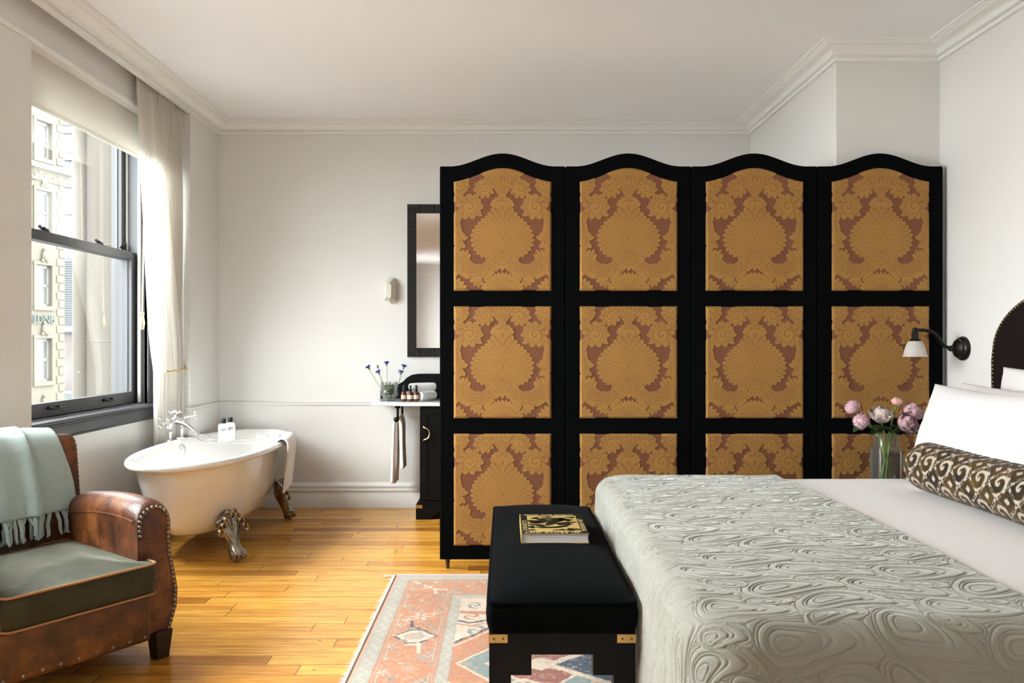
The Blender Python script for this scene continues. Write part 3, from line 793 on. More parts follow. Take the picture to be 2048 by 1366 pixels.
g.tube([(-.767,5.50,.795),(-.767,5.50,.70)], .009, 8); g.tube([(-.767,5.745,.795),(-.767,5.745,.70)], .009, 8)
g.tube([(-.767,5.44,.70),(-.767,5.76,.70)], .009, 10); g.sphere((-.767,5.43,.70),.020,12,8); g.lathe([(.022,0),(.022,.008),(.01,.02)], (-.767,5.50,.774), 12)
obj('towel_rail', g, IRON, ws, smooth=50)
yy = 5.60
p = [(-.727,yy,.34),(-.734,yy,.50),(-.737,yy,.66),(-.748,yy,.708),(-.767,yy,.724),(-.788,yy,.708),(-.798,yy,.66),(-.804,yy,.50),(-.808,yy,.33),(-.812,yy,.235)]
p = [(x, yy, z) for x, yy, z in p]
g = towel_grid(p, .20, (0,1,0), fold=.005, seed=3)
o = obj('hand_towel', g, TERRY, smooth=180, solid=.024, fixn=False)
tag(o, 'long white towel hanging from the black rail under the marble top', 'towel')

# glass of cornflowers
MT = .8225
def glass_vase(name, label, c, prof_o, wall, level, seg=40, mtx=None):
    t = thing(name, label, 'vase', c)
    inner = [(max(r-wall,.001), z+ (wall if i == 0 else 0)) for i, (r, z) in enumerate(prof_o)]
    g = Geo(); g.lathe(prof_o + inner[::-1], c, seg); obj('glass_body', g, VASEG, t, smooth=45)
    return t
vx, vy = -.835, 5.56
vz = glass_vase('bud_vase', 'small clear glass of cornflowers on the marble top', (vx,vy,MT), [(.046,0),(.048,.003),(.048,.03),(.060,.036),(.062,.04),(.062,.074),(.060,.078),(.060,.08),(.061,.135)], .003, .08)
VW = glass('vase_water', (.90,.945,.92), 0, .5)
g = Geo(); g.lathe([(.044,.004),(.044,.03),(.056,.037),(.058,.074),(.057,.078),(.0,.078)], (vx,vy,MT), 32); obj('water', g, VW, vz, smooth=45)
BLUE = mat('cornflower_blue', (.045,.05,.42), .7, var=(60,.8,(.10,.13,.65)))
GREENL = mat('fresh_leaf', (.22,.33,.09), .5)
def cornflower(tip, base, lean, label, bud=False, seed=0):
    r = random.Random(seed)
    t = thing('cornflower', label, 'flower', base, 0, 'cornflowers in the small glass')
    b, e = Vector(base), Vector(tip); d = (e-b)
    mid = b+d*.5+Vector((lean,0,.015))
    pts = [b.lerp(mid, s).lerp(mid.lerp(e, s), s) for s in [i/8 for i in range(9)]]
    obj('stem', Geo().tube(pts, .0018, 6), mat('cornflower_stem', (.28,.32,.16), .6), t, smooth=50)
    dd = (pts[-1]-pts[-2]).normalized(); q = dd.to_track_quat('Z','Y').to_matrix().to_4x4()
    g = Geo(); g.lathe([(.002,-.012),(.007,-.006),(.0075,0),(.005,.006)], e, 10, q); obj('calyx', g, STEM, t, smooth=50)
    g = Geo()
    for k in range(16 if not bud else 4):
        a = 2*PI*k/(16 if not bud else 4)+r.random()*.3; el = (.25+.9*(k % 3)/3+r.random()*.2) if not bud else 1.3
        L_ = (.024+.005*r.random()) if not bud else .010
        v = Vector((math.cos(a)*math.cos(el), math.sin(a)*math.cos(el), math.sin(el)))
        w = Vector((-math.sin(a), math.cos(a), 0))
        P0 = Vector((0,0,.003)); P1 = P0+v*L_*.6; P2 = P0+v*L_
        vs = [P0-w*.0015, P0+w*.0015, P1+w*.006, P2+w*.009+v*.002, P2-v*.003, P2-w*.009+v*.002, P1-w*.006]
        g.add([q @ p_ + e for p_ in vs], [(0,1,2,6),(2,3,4),(2,4,6),(6,4,5)])
    obj('petals', g, BLUE, t)
zb = MT+.008
cf = [((-.982,5.56,1.055),(-.84,5.56,zb),-.02,'leftmost blue cornflower in the glass'),((-.905,5.53,1.022),(-.83,5.55,zb),.0,'low front blue cornflower above the glass rim'),
      ((-.858,5.58,1.083),(-.845,5.57,zb),.0,'tallest blue cornflower in the glass'),((-.735,5.58,1.06),(-.82,5.57,zb),.02,'upper right blue cornflower leaning out of the glass'),((-.752,5.55,1.02),(-.825,5.55,zb),.03,'lower right blue cornflower leaning out of the glass')]
for i, (a, b, c, l) in enumerate(cf): cornflower(a, b, c, l, False, i)
cornflower((-.925,5.60,1.065),(-.85,5.56,zb),-.01,'closed cornflower bud behind the leftmost blooms',True,9)
g = Geo(); rr = random.Random(3)
for k in range(36):
    a = rr.random()*2*PI; r_ = rr.random()*.04; x, y, z = vx+r_*math.cos(a), vy+r_*math.sin(a), MT+.012+rr.random()*.11
    d = Vector((rr.uniform(-1,1),rr.uniform(-1,1),rr.uniform(.2,1.4))).normalized()*.026; w = d.orthogonal().normalized()*.004
    P = Vector((x,y,z)); g.add([P-w*.3, P+d*.5+w, P+d, P+d*.5-w], [(0,1,2,3)])
o = obj('cornflower_foliage', g, GREENL); tag(o, 'narrow green leaves packed inside the small glass', 'leaves', kind='stuff')

def amber(x, y, label):
    t = thing('amber_bottle', label, 'bottle', (x,y,MT), 0, 'amber pump bottles on the washstand')
    g = Geo(); g.lathe([(.018,0),(.0205,.003),(.0205,.058),(.018,.066),(.009,.07),(.009,.074)], (x,y,MT), 20); obj('bottle_body', g, AMBER, t, smooth=45)
    g = Geo(); g.lathe([(.011,.072),(.0115,.088),(.008,.09),(.008,.112),(.006,.116)], (x,y,MT), 16); g.tube([(x,y,MT+.11),(x+.008,y-.014,MT+.109)], .004, 8); obj('pump', g, BLKPL, t, smooth=45)
    g = Geo(); A = np.array([[(x+.0212*math.cos(a), y+.0212*math.sin(a), MT+z) for z in (.018,.046)] for a in np.linspace(-PI*.86,-PI*.14,14)]); g.grid(A); obj('label', g, PAPER, t, smooth=60, fixn=False)
amber(-.722,5.50,'leftmost amber pump bottle with cream label on the marble')
amber(-.675,5.495,'middle one of three amber pump bottles on the marble')
amber(-.634,5.50,'amber pump bottle nearest the rolled towels')

def rolled(x, y, z, r, ln, label, yaw):
    ax = Vector((math.cos(yaw), math.sin(yaw), 0)); side = Vector((-ax.y, ax.x, 0)); c = Vector((x,y,z+r))
    rings = []
    for i in range(15):
        s = -1+2*i/14; rr_ = r*(1-.10*abs(s)**6)
        rings.append([tuple(c+ax*s*ln/2+side*rr_*math.cos(a)*(1+.04*math.sin(3*a))+Vector((0,0,rr_*math.sin(a)))) for a in [2*PI*k/24 for k in range(24)]])
    g = Geo().loft(rings)
    for e_ in (-1,1):
        pts = [tuple(c+ax*(e_*ln/2+e_*.002)+side*rr_*math.cos(a)+Vector((0,0,rr_*math.sin(a)))) for a, rr_ in [(.45*k, r*.86*(1-k/46)) for k in range(42)]]
        g.tube(pts, .0032, 5)
    o = obj('rolled_towel', g, TERRY, smooth=60); o['label'] = label; o['category'] = 'towel'; o['group'] = 'rolled white towels on the washstand'
rolled(-.62,5.64,MT+.002,.032,.20,'rolled white towel lying at the back behind the amber bottles',.35)
rolled(-.565,5.575,MT+.002,.034,.16,'rolled white towel lying in front at the right',1.0)
rolled(-.603,5.63,MT+.062,.032,.19,'rolled white towel stacked on top of the other two',.5)
# ------------------------------------------------------------------ folding screen with damask panels
SX0, SX1, SY, SZ0 = -.359, 2.404, 4.222, .053
LW = (SX1-SX0)/4
SHO, PK = 2.212, .071
def bump(u, w=.42):           # u in -.5...5 of a leaf
    t_ = min(abs(u)/w, 1); return .5*(1+math.cos(PI*t_))
PXM = .001148                 # metres per pattern unit
def damask(X, Y):
    """X from the panel's centre, Y down from the row's top, pattern units. Returns raised-cloth mask and relief."""
    ax = np.abs(X); H = np.full(X.shape, -1.0); E = np.zeros(X.shape)
    def leaf(cx, cy, ang, Ln, w, lev):
        c, s = math.cos(ang), math.sin(ang)
        a = (ax-cx)*c + (Y-cy)*s; b = -(ax-cx)*s + (Y-cy)*c
        sel = (a > 0) & (a < Ln) & (np.abs(b) < w*1.3)
        if not sel.any(): return
        aa = a[sel]/Ln; bb = b[sel]
        pro = w*np.where(aa < .6, .45+.55*np.sin(PI/2*np.clip(aa/.6,0,1)), np.sqrt(np.clip(1-((aa-.6)/.4)**2,0,1)))
        pro = pro*.90*(.90+.10*np.abs(np.cos(aa*8)))
        ins = np.abs(bb) < pro
        ln = np.maximum(sstep(.58,.92,np.abs(bb)/np.maximum(pro,1e-3)), .8*np.exp(-(bb/1.3)**2)*(aa < .8))
        h = lev + .42*np.sqrt(np.clip(1-(bb/np.maximum(pro,1e-3))**2, 0, 1)) + .16*np.cos(bb*.9) - .25*np.exp(-(bb/1.6)**2) + .25*aa
        idx = np.where(sel); hh = H[idx]
        up_ = ins & (h > hh); H[idx] = np.where(up_, h, hh); E[idx] = np.where(up_, ln, E[idx])
    def fan(cx, cy, a0, a1, n, Ln, w, lev):
        for i in range(n):
            a = a0+(a1-a0)*i/max(n-1,1); leaf(cx, cy, math.radians(a), Ln, w, lev+.02*(i % 2))
    def scroll(pts, Ln, w, lev, dens=9, flip=False, core=True):
        P = np.array(pts, float); seg = np.hypot(*(P[1:]-P[:-1]).T); T = np.concatenate([[0], np.cumsum(seg)])
        n = int(T[-1]/dens)
        for i in range(n+1):
            t_ = T[-1]*i/max(n,1); x = np.interp(t_, T, P[:,0]); y = np.interp(t_, T, P[:,1])
            x2 = np.interp(t_+2, T, P[:,0]); y2 = np.interp(t_+2, T, P[:,1]); x1 = np.interp(t_-2, T, P[:,0]); y1 = np.interp(t_-2, T, P[:,1])
            d = math.atan2(y2-y1, x2-x1); k = .72+.28*math.sin(PI*i/max(n,1))
            for sg in ((1,) if flip is None else (1,-1)):
                leaf(x, y, d+sg*.95, Ln*k, w, lev+.004*i+(0 if sg > 0 else .05))
            if core: leaf(x, y, d, Ln*.8, w*.7, lev+.35)
    def rosette(cx, cy, R, lev, turns=1.35, dirn=1, ph=0.):
        n = int(turns*12)
        dx = ax-cx; dy = Y-cy; q = np.hypot(dx,dy)/(R*.46); an = np.arctan2(dy,dx)*dirn
        sp = np.abs(((an/(2*PI)-q*1.3+ph) % 1)-.5)*2
        h = lev+.9+.5*np.sqrt(np.clip(1-sp**2,0,1)); ins = (q < 1) & (h > H); H[ins] = h[ins]; E[ins] = (sstep(.66,.95,sp)*.9)[ins]
        for i in range(n):
            t_ = i/(n-1); a = ph+dirn*turns*2*PI*t_; rr = R*(1-.88*t_)
            leaf(cx+rr*.62*math.cos(a), cy+rr*.62*math.sin(a), a+dirn*.75, rr*.50+7, 12, lev+.3*t_)
        for i in range(9):
            a = 2*PI*i/9+ph; leaf(cx+R*.22*math.cos(a), cy+R*.22*math.sin(a), a+dirn*.55, R*.78, R*.32, lev-.35)
    for oy in (0, -545):
        # central medallion: tiers of leaves around its heart
        angs = np.array([-90,-75,-55,-35,-10,15,35,55,75,90]); rad = np.array([190,160,135,140,152,150,138,112,92,84])
        for tier, f in enumerate((1.,.86,.72,.58,.44,.3,.18)):
            n = max(6, int(20*f**.6))
            for i in range(n):
                a = -90+180*(i+.5*(tier % 2))/(n-.5)
                R = np.interp(a, angs, rad)*f; ar = math.radians(a)
                leaf((R-46*f**.4)*math.cos(ar) if R > 46*f**.4 else 0, oy+292+(R-46*f**.4)*math.sin(ar), ar, 48*f**.4, 15, .3+.32*tier)
        fan(0, oy+145, -90, -20, 5, 62, 17, .5); fan(0, oy+112, -90, -30, 3, 34, 12, 1.1)
        for q in range(3): leaf(0, oy+84+q*9, math.radians(-90+q*40), 22, 11, 1.6)
        fan(0, oy+352, 30, 90, 5, 92, 17, .7); fan(0, oy+345, 50, 90, 3, 60, 12, 1.2)
        # lower acanthus scroll
        scroll([(30,372),(48,420),(86,456),(135,462),(178,438),(196,398),(180,372)], 44, 14, .4)
        scroll([(60,405),(95,432),(140,430),(165,405)], 26, 10, .9)
        # side rosette and its tails
        rosette(158, oy+138, 66, .6, 1.4, 1, 2.2)
        scroll([(206,oy+165),(226,oy+205),(222,oy+250),(205,oy+285)], 34, 12, .4)
        fan(200, oy+300, -150, 120, 9, 42, 14, .3)
        scroll([(240,oy+335),(222,oy+375),(226,oy+420),(244,oy+455)], 44, 14, .5)
        # top scrolls, stem and corner rosettes
        rosette(84, oy+52, 50, .7, 1.3, -1, 1.0)
        scroll([(6,oy+75),(20,oy+50),(40,oy+22),(70,oy+0)], 24, 9, .5, core=False)
        fan(0, oy+88, -90, -62, 3, 96, 11, .9)
        rosette(206, oy+28, 54, .6, 1.2, 1, .4)
        fan(222, oy+85, 60, 180, 5, 34, 11, .4)
        # foot shell and lower corners
        fan(0, oy+556, -90, -18, 8, 108, 17, .4); fan(0, oy+552, -90, -25, 6, 72, 14, .9); fan(0, oy+548, -90, -30, 4, 42, 11, 1.4)
        fan(252, oy+560, 180, 268, 7, 96, 17, .4); fan(252, oy+556, 185, 262, 5, 58, 13, .9)
        fan(110, oy+480, 20, 120, 4, 44, 12, .2)
    mask = (H > -.5).astype(float)
    rel = np.where(H > -.5, .55+.30*np.clip(H, 0, 3.2), 0)
    mask = mask*(1-.92*E)
    return mask, rel

DAM = attr_mat('gold_damask_cloth', 'raised', (.205,.077,.036), (.405,.212,.050), .62, sheen=.12, bump=(650,.5))
def damask_mesh(name, zb, ztop_fn, pb, w=.543):
    nx, nz = 236, 272
    U = np.linspace(-1, 1, nx)[:, None]; V = np.linspace(0, 1, nz)[None, :]
    Xl = U*w/2 + 0*V
    zt = np.array([ztop_fn(u*w/2/LW) for u in np.linspace(-1,1,nx)])[:, None]
    Zl = zb + V*(zt-zb)
    Yp = 542 - (Zl-zb)/PXM*1.0
    if pb is not None: Yp = (pb-Zl)/PXM
    mk, rel = damask(Xl/PXM, Yp)
    # soft padding: edges sink into the frame
    ed = np.minimum(np.minimum(Xl+w/2, w/2-Xl), np.minimum(Zl-zb, zt-Zl))
    pad = .010*sstep(0, .016, ed) - .004
    Yl = -(pad + rel*.0030*sstep(0,.006,ed))
    g = Geo().grid(np.stack([Xl, Yl, Zl], -1))
    return g, mk.reshape(-1)
rows = [(1.524, lambda u: 2.129+.076*bump(u), None), (.825, lambda u: 1.447, None), (.127, lambda u: .749, None)]
scr = thing('folding_screen', 'tall four leaf black velvet screen with gold damask panels', 'room divider', ((SX0+SX1)/2, SY+.02, 0))
def leaf_geo():
    out = []
    n = 60
    top = [(-LW/2+.001+(LW-.002)*i/n, SHO+PK*bump(-.5+i/n)) for i in range(n+1)]
    poly = [(-LW/2+.001, SZ0)] + [(LW/2-.001, SZ0)] + top[::-1]
    return Geo().prism(poly, 'y', 0, .042)
leaf0 = None; first = []
WOODL = mat('dark_walnut_peg', (.045,.02,.012), .35)
for k in range(4):
    cx = SX0+LW*(k+.5); M = Matrix.Translation((cx, SY, 0))
    if k == 0:
        lf = obj('screen_leaf', leaf_geo(), BLACKV, None, bevel=.007, smooth=30)
        lf.parent = scr; lf.location = Vector((cx, SY, 0)) - scr.location
        for j, (zb, zf, _) in enumerate(rows):
            g, mk = damask_mesh('damask_panel', zb, zf, zb+542*PXM)
            p = obj('damask_panel', g, DAM, None, smooth=180, attrs={'raised': mk}, fixn=False); p.parent = lf
        for s in (-1, 1):
            g = Geo(); g.lathe([(.009,0),(.014,SZ0+.004)], (s*(LW/2-.043),.021,0), 14)
            q = obj('peg_leg', g, WOODL, None, smooth=50); q.parent = lf
        leaf0 = lf
    else:
        c = copy_tree(leaf0, scr); c.location = Vector((cx, SY, 0)) - scr.location
# ------------------------------------------------------------------ bed
BX0, BX1, BY0, BY1, BT = .50, 2.355, 1.80, 3.63, .595      # mattress block
bed = thing('bed', 'large bed with dark arched headboard against the right wall', 'bed', ((BX0+BX1)/2, (BY0+BY1)/2, 0))
VELB = mat('dark_brown_velvet', (.007,.0045,.0035), .85, sheen=.04, spec=.15, bump=(300,.2,.002))
obj('mattress', Geo().box(BX0,BX1,BY0,BY1,.33,BT-.008), LINEN, bed, bevel=.05)
obj('bed_base', Geo().box(BX0+.01,BX1,BY0+.01,BY1-.01,.12,.33), VELB, bed, bevel=.01)
for x in (BX0+.09, BX1-.09):
    for y in (BY0+.09, BY1-.09): obj('leg', Geo().lathe([(.022,0),(.03,.125)], (x,y,0), 16), WOODL, bed, smooth=50)
# headboard arch
HY0, HY1 = 1.67, 3.735
def arch(inset=0):
    pts = [(HY0+inset, .25)]; cxm = (HY0+HY1)/2; hw = (HY1-HY0)/2-inset
    pts.append((HY0+inset, 1.16))
    for i in range(41):
        a = PI - PI*i/40
        c, s = math.cos(a), math.sin(a)
        pts.append((cxm+hw*math.copysign(abs(c)**.80, c), 1.16+(.385-inset)*abs(s)**.80))
    pts.append((HY1-inset, 1.16)); pts.append((HY1-inset, .25))
    return pts
hb = obj('headboard', Geo().prism(arch(), 'x', 2.358, 2.428), VELB, bed, bevel=.008, smooth=30)
NAILM = mat('antique_brass_nail', (.30,.23,.13), .35, 1)
nail0 = None
A = arch(.012); A = A[1:-1]; A = [(A[0][0], .70)]+A+[(A[-1][0], .70)]
acc = 0; last = Vector((A[0][0], A[0][1])); spots = []
for p in A[1:]:
    p = Vector(p); d = (p-last).length; u = 0
    while acc+ (d-u) >= .020:
        u += .020-acc; acc = 0; spots.append(last.lerp(p, u/d))
    acc += d-u; last = p
vis = [s for s in spots if s.x > 3.05]; rest = [s for s in spots if s.x <= 3.05]
def nail_geo(c, ax, r=.0065):
    q = Vector(ax).to_track_quat('Z','Y').to_matrix().to_4x4()
    return Geo().lathe([(r,0),(r*.92,r*.35),(r*.6,r*.62),(.0005,r*.75)], c, 10, q)
for i, s in enumerate(vis[-95:]):
    if nail0 is None: nail0 = obj('nailhead', nail_geo((2.358, s.x, s.y), (-1,0,0)), NAILM, hb, smooth=60); n_s = s
    else:
        c = nail0.copy(); COL.objects.link(c); c.location = (0, s.x-n_s.x, s.y-n_s.y)
g = Geo()
for s in rest: h = nail_geo((2.358, s.x, s.y), (-1,0,0)); g.add(h.v, h.f)
o = obj('nailhead_row', g, NAILM, hb, smooth=60); o['kind'] = 'stuff'

# drape helper: plan coordinates -> cloth lying over a box with rounded edges
def drape(PX, PY, x0, y0, y1, top, rc=.10, R=.065, flare=.05, seed=0, x1=99, floor=.02, crown=.012):
    qx = np.maximum(x0+rc-PX, 0); qx2 = np.maximum(PX-(x1-rc), 0)
    qyl = np.maximum(y0+rc-PY, 0); qyh = np.maximum(PY-(y1-rc), 0)
    vx = -qx+qx2; vy = -qyl+qyh
    L_ = np.hypot(vx, vy); sd = L_-rc
    nx_ = np.where(L_ > 1e-9, vx/np.maximum(L_,1e-9), 0); ny_ = np.where(L_ > 1e-9, vy/np.maximum(L_,1e-9), 0)
    o = np.maximum(sd, 0)
    arc = R*PI/2
    a = np.minimum(o, arc)/R
    out = R*np.sin(a); drop = R*(1-np.cos(a))
    ex = np.maximum(o-arc, 0)
    drop = drop + ex
    out = out + flare*ex
    along = PX*0 + np.where(np.abs(nx_) > np.abs(ny_), PY, PX)
    out = out + .012*np.sin(along*9+seed)*sstep(0,.3,ex)
    X = PX - nx_*o + nx_*out; Y = PY - ny_*o + ny_*out
    inner = np.minimum(np.minimum(PX-x0, PY-y0), y1-PY)
    Z = top - drop + crown*sstep(0,.6,inner)*(sd <= 0)
    Z = np.maximum(Z, floor)
    NX, NY = nx_*np.sin(a), ny_*np.sin(a); NZ = np.cos(a)
    NXv = np.where(ex > 0, nx_, NX); NYv = np.where(ex > 0, ny_, NY); NZv = np.where(ex > 0, flare, NZ)
    return X, Y, Z, NXv, NYv, NZv
# white sheet over the mattress
px = np.linspace(.56, 2.352, 120)[:, None]; py = np.linspace(BY0-.34, BY1+.34, 240)[None, :]
PX = px+0*py; PY = py+0*px
X, Y, Z, a, b, c = drape(PX, PY, BX0-2, BY0, BY1, BT+.006, rc=.02, R=.06, flare=.0, floor=.2)
Z = Z + .004*(noise2(PX*4, PY*2.2, 5, 3)-.5)
o = obj('bed_sheet', Geo().grid(np.stack([X,Y,Z],-1)), LINEN, smooth=180, fixn=False)
tag(o, 'smooth white sheet on the pillow half of the bed', 'sheet')

# quilted coverlet at the foot
CE = 1.285
px = np.concatenate([np.linspace(.50-.56, .40, 130, endpoint=False), np.linspace(.40, CE, 420)])[:, None]
py = np.concatenate([np.linspace(BY0-.52, BY0-.06, 170, endpoint=False), np.linspace(BY0-.06, BY1+.06, 800, endpoint=False), np.linspace(BY1+.06, BY1+.50, 40)])[None, :]
PX = px+0*py; PY = py+0*px
X, Y, Z, nX, nY, nZ = drape(PX, PY, BX0-.008, BY0-.008, BY1+.008, BT+.022, rc=.10, R=.075, flare=.02, seed=.6)
def quilt(PX, PY):
    wx = PX + .030*np.sin(PY*11+1.3) + .07*(noise2(PX*3.2, PY*3.2, 1, 1)-.5); wy = PY + .020*np.sin(PX*13) + .07*(noise2(PX*3.2+9, PY*3.2, 2, 1)-.5)
    A_, B_ = .262, .132
    best = np.full(PX.shape, 9.); sec = np.full(PX.shape, 9.); eye = np.full(PX.shape, 9.)
    j0 = int(np.floor(PY.min()/B_))-1; j1 = int(np.ceil(PY.max()/B_))+1
    i0 = int(np.floor(PX.min()/A_))-1; i1 = int(np.ceil(PX.max()/A_))+1
    r = np.random.RandomState(5)
    for j in range(j0, j1+1):
        for i in range(i0, i1+1):
            for sub in range(2):
                cx = (i+.5*(j % 2)+ (.0 if sub == 0 else .42))*A_ + r.uniform(-.02,.02); cy = (j+(.0 if sub == 0 else .38))*B_+ r.uniform(-.012,.012)
                sc = (1. if sub == 0 else .52)*r.uniform(.88,1.12)
                dx = (wx-cx)/sc; dy = (wy-cy)/sc
                m = (np.abs(dx) < .42) & (np.abs(dy) < .2)
                if not m.any(): continue
                x, y = dx[m], dy[m]
                y = y + .9*np.clip(x,0,.5)**2*(1 if (i+j) % 2 else 1)      # tail sweeps to one side
                k = np.where(x > 0, .36, 1.05)
                w = np.where(x > 0, 1+2.2*np.clip(x,0,.4), 1.)
                d = np.sqrt((x*k)**2+(y*w)**2)/.054
                ed = np.sqrt((x+.005)**2+y**2)/.054
                bm = best[m]; sm = sec[m]
                sec[m] = np.where(d < bm, bm, np.minimum(sm, d)); best[m] = np.minimum(bm, d)
                eye[m] = np.minimum(eye[m], ed)
    gro = np.zeros(PX.shape)
    for lev, w, s in ((.34,.05,.9),(.66,.055,1.),(.82,.05,.8),(1.18,.06,1.),(1.36,.05,.7),(1.78,.06,.9),(2.2,.07,.6),(2.7,.07,.6)):
        gro = np.maximum(gro, s*np.exp(-((best-lev)/(w*.62))**2))
    df = sec-best
    gro = np.maximum(gro, .9*np.exp(-(df/.05)**2))
    puff = np.clip(1-np.abs(((best*1.55) % 1)-.5)*2, 0, 1)**.6
    return -gro*.0036 + puff*.0015
h = quilt(PX, PY) + .0035*(noise2(PX*6, PY*6, 8, 3)-.5)*2
sides = sstep(.0,.25,np.maximum(BX0-PX,0)+np.maximum(BY0-PY,0))
X += nX*h; Y += nY*h; Z += nZ*h
QUILT = mat('sage_grey_velvet_quilt', (.29,.285,.25), .9, sheen=1.0, spec=.1, bump=(150,.16,.004), sheenr=.28, var=(5,.5,(.255,.25,.215)), sheent=(.95,.97,.92))
gq = Geo().grid(np.stack([X,Y,Z],-1))
o = obj('coverlet', gq, QUILT, smooth=180, fixn=False)
tag(o, 'pale sage quilted coverlet spread across the foot of the bed', 'coverlet')

# pillows
def pillow(name, label, c, w, hgt, th, lean, yaw=0, flange=.012, seed=0, group='white pillows on the bed', slump=.0):
    n = 60; u = np.linspace(-1,1,n)[:,None]; v = np.linspace(-1,1,n)[None,:]
    U = u+0*v; V = v+0*u
    pu = 1-.055*(1-V**2)*0 - .05*np.cos(V*PI/2)**1.0*np.abs(U)**3; pv = 1-.07*np.cos(U*PI/2)*np.abs(V)**3
    prof = (np.clip(1-np.abs(U)**2.6,0,1)*np.clip(1-np.abs(V)**2.6,0,1))**.62
    wr = .006*(noise2(U*3+seed, V*3+4, seed+3, 4)-.5)*2*(1-prof*.5)
    LX = U*w/2*pu; LZ = V*hgt/2*pv
    M = Matrix.Translation(c) @ Matrix.Rotation(yaw,4,'Z') @ Matrix.Rotation(lean,4,'Y')
    g = Geo()
    for s in (-1,1):
        D = s*(th/2*prof+.002)+wr
        # local frame: width along y, height along z, thickness along x
        A = np.stack([D + slump*(V<0)*np.abs(V)**2, LX, LZ], -1)
        g.grid(A)
    g.xf(M)
    # close the rim
    o = obj(name, g, LINEN, smooth=180, solid=0, fixn=True)
    import bmesh
    bm = bmesh.new(); bm.from_mesh(o.data); bmesh.ops.remove_doubles(bm, verts=bm.verts, dist=.0045); bmesh.ops.recalc_face_normals(bm, faces=bm.faces); bm.to_mesh(o.data); bm.free()
    tag(o, label, 'pillow', group)
    return o
pillow('pillow','large white pillow at the front leaning over the patterned bolster',(1.912,3.08,.835),.92,.46,.20,.30,0,seed=1)
pillow('pillow','white pillow behind the front pillow showing only its pointed corner',(2.085,3.13,.835),.92,.46,.15,.26,.02,seed=2)
pillow('pillow','white pillow standing tallest against the dark headboard',(2.262,3.10,.905),.90,.46,.13,.14,-.01,seed=3)

# patterned bolster
nL, nA = 420, 190
s = np.linspace(0, 1, nL)[:, None]; th = np.linspace(0, 2*PI, nA)[None, :]
LEN, RB = 1.12, .099
xx = s*LEN+0*th; tt = th*RB+0*s
def ikat(x, t):
    a = (x/.112); b = (t/.1618)*1.5
    # diamond lattice in (a,b)
    p = a+b; q = a-b
    ip = np.floor(p); iq = np.floor(q)
    fp = p-ip-.5; fq = q-iq-.5
    m = np.maximum(np.abs(fp), np.abs(fq))*2            # 0 at the lozenge centre, 1 on the border
    par = (ip+iq) % 2
    ring = ((m > .26) & (m < .80)) & (par == 0)
    outl = np.zeros(x.shape, bool)
    # hooked scroll in the alternate lozenges
    r = np.hypot(fp, fq)*2; an = np.arctan2(fq, fp)
    sp = np.abs(((an/(2*PI) + r*.95) % 1)-.5) < .335
    hook = sp & (r > .12) & (m < .94) & (par == 1)
    lat = (m > .84) & (((np.floor((fp*5)+9)+np.floor((fq*5)+9)) % 3) > 0) & (par == 0)
    return ring | hook | lat
wob = .006*(noise2(xx*40, tt*40, 3, 3)-.5)
mk = ikat(xx+wob, tt+wob*1.3).astype(float)
ends = np.minimum(xx, LEN-xx)
rr = RB*np.sqrt(np.clip(1-np.clip(1-ends/.075,0,1)**2.4, 0, 1))*(1+.02*np.sin(xx*9)) + .0028*mk*sstep(0,.03,ends)
rr = np.maximum(rr, .002)
X = 1.800+rr*np.cos(th)+0*s; Zb = BT+.025+RB+rr*np.sin(th)*(1-.0)
Yb = 3.335-xx
g = Geo().grid(np.stack([X, Yb, Zb], -1))
def bolster_mat():
    m, nt, b = nodes('ikat_cut_velvet')
    a = N(nt,'ShaderNodeAttribute'); a.attribute_name = 'pile'
    tc = N(nt,'ShaderNodeTexCoord'); nz = N(nt,'ShaderNodeTexNoise', i_Scale=9.0, i_Detail=3.0); L(nt, tc.outputs['Object'], nz.inputs['Vector'])
    rp = N(nt,'ShaderNodeValToRGB'); e = rp.color_ramp.elements; e[0].position=.42; e[0].color=(.014,.0085,.003,1); e[1].position=.64; e[1].color=(.075,.042,.006,1)
    L(nt, nz.outputs['Fac'], rp.inputs[0])
    L(nt, mixc(nt, a.outputs['Fac'], (.44,.36,.29), rp.outputs[0]), b.inputs['Base Color']); b.inputs['Roughness'].default_value=.85
    b.inputs['Sheen Weight'].default_value=.08; b.inputs['Specular IOR Level'].default_value=.2
    n2 = N(nt,'ShaderNodeTexNoise', i_Scale=500.0); L(nt, tc.outputs['Object'], n2.inputs['Vector']); bp = N(nt,'ShaderNodeBump', i_Strength=.4, i_Distance=.002); L(nt, n2.outputs['Fac'], bp.inputs['Height']); L(nt, bp.outputs[0], b.inputs['Normal'])
    return m
o = obj('bolster', g, bolster_mat(), smooth=180, attrs={'pile': mk.reshape(-1)}, fixn=False)
tag(o, 'long round bolster in brown and cream cut velvet scroll pattern', 'bolster', )

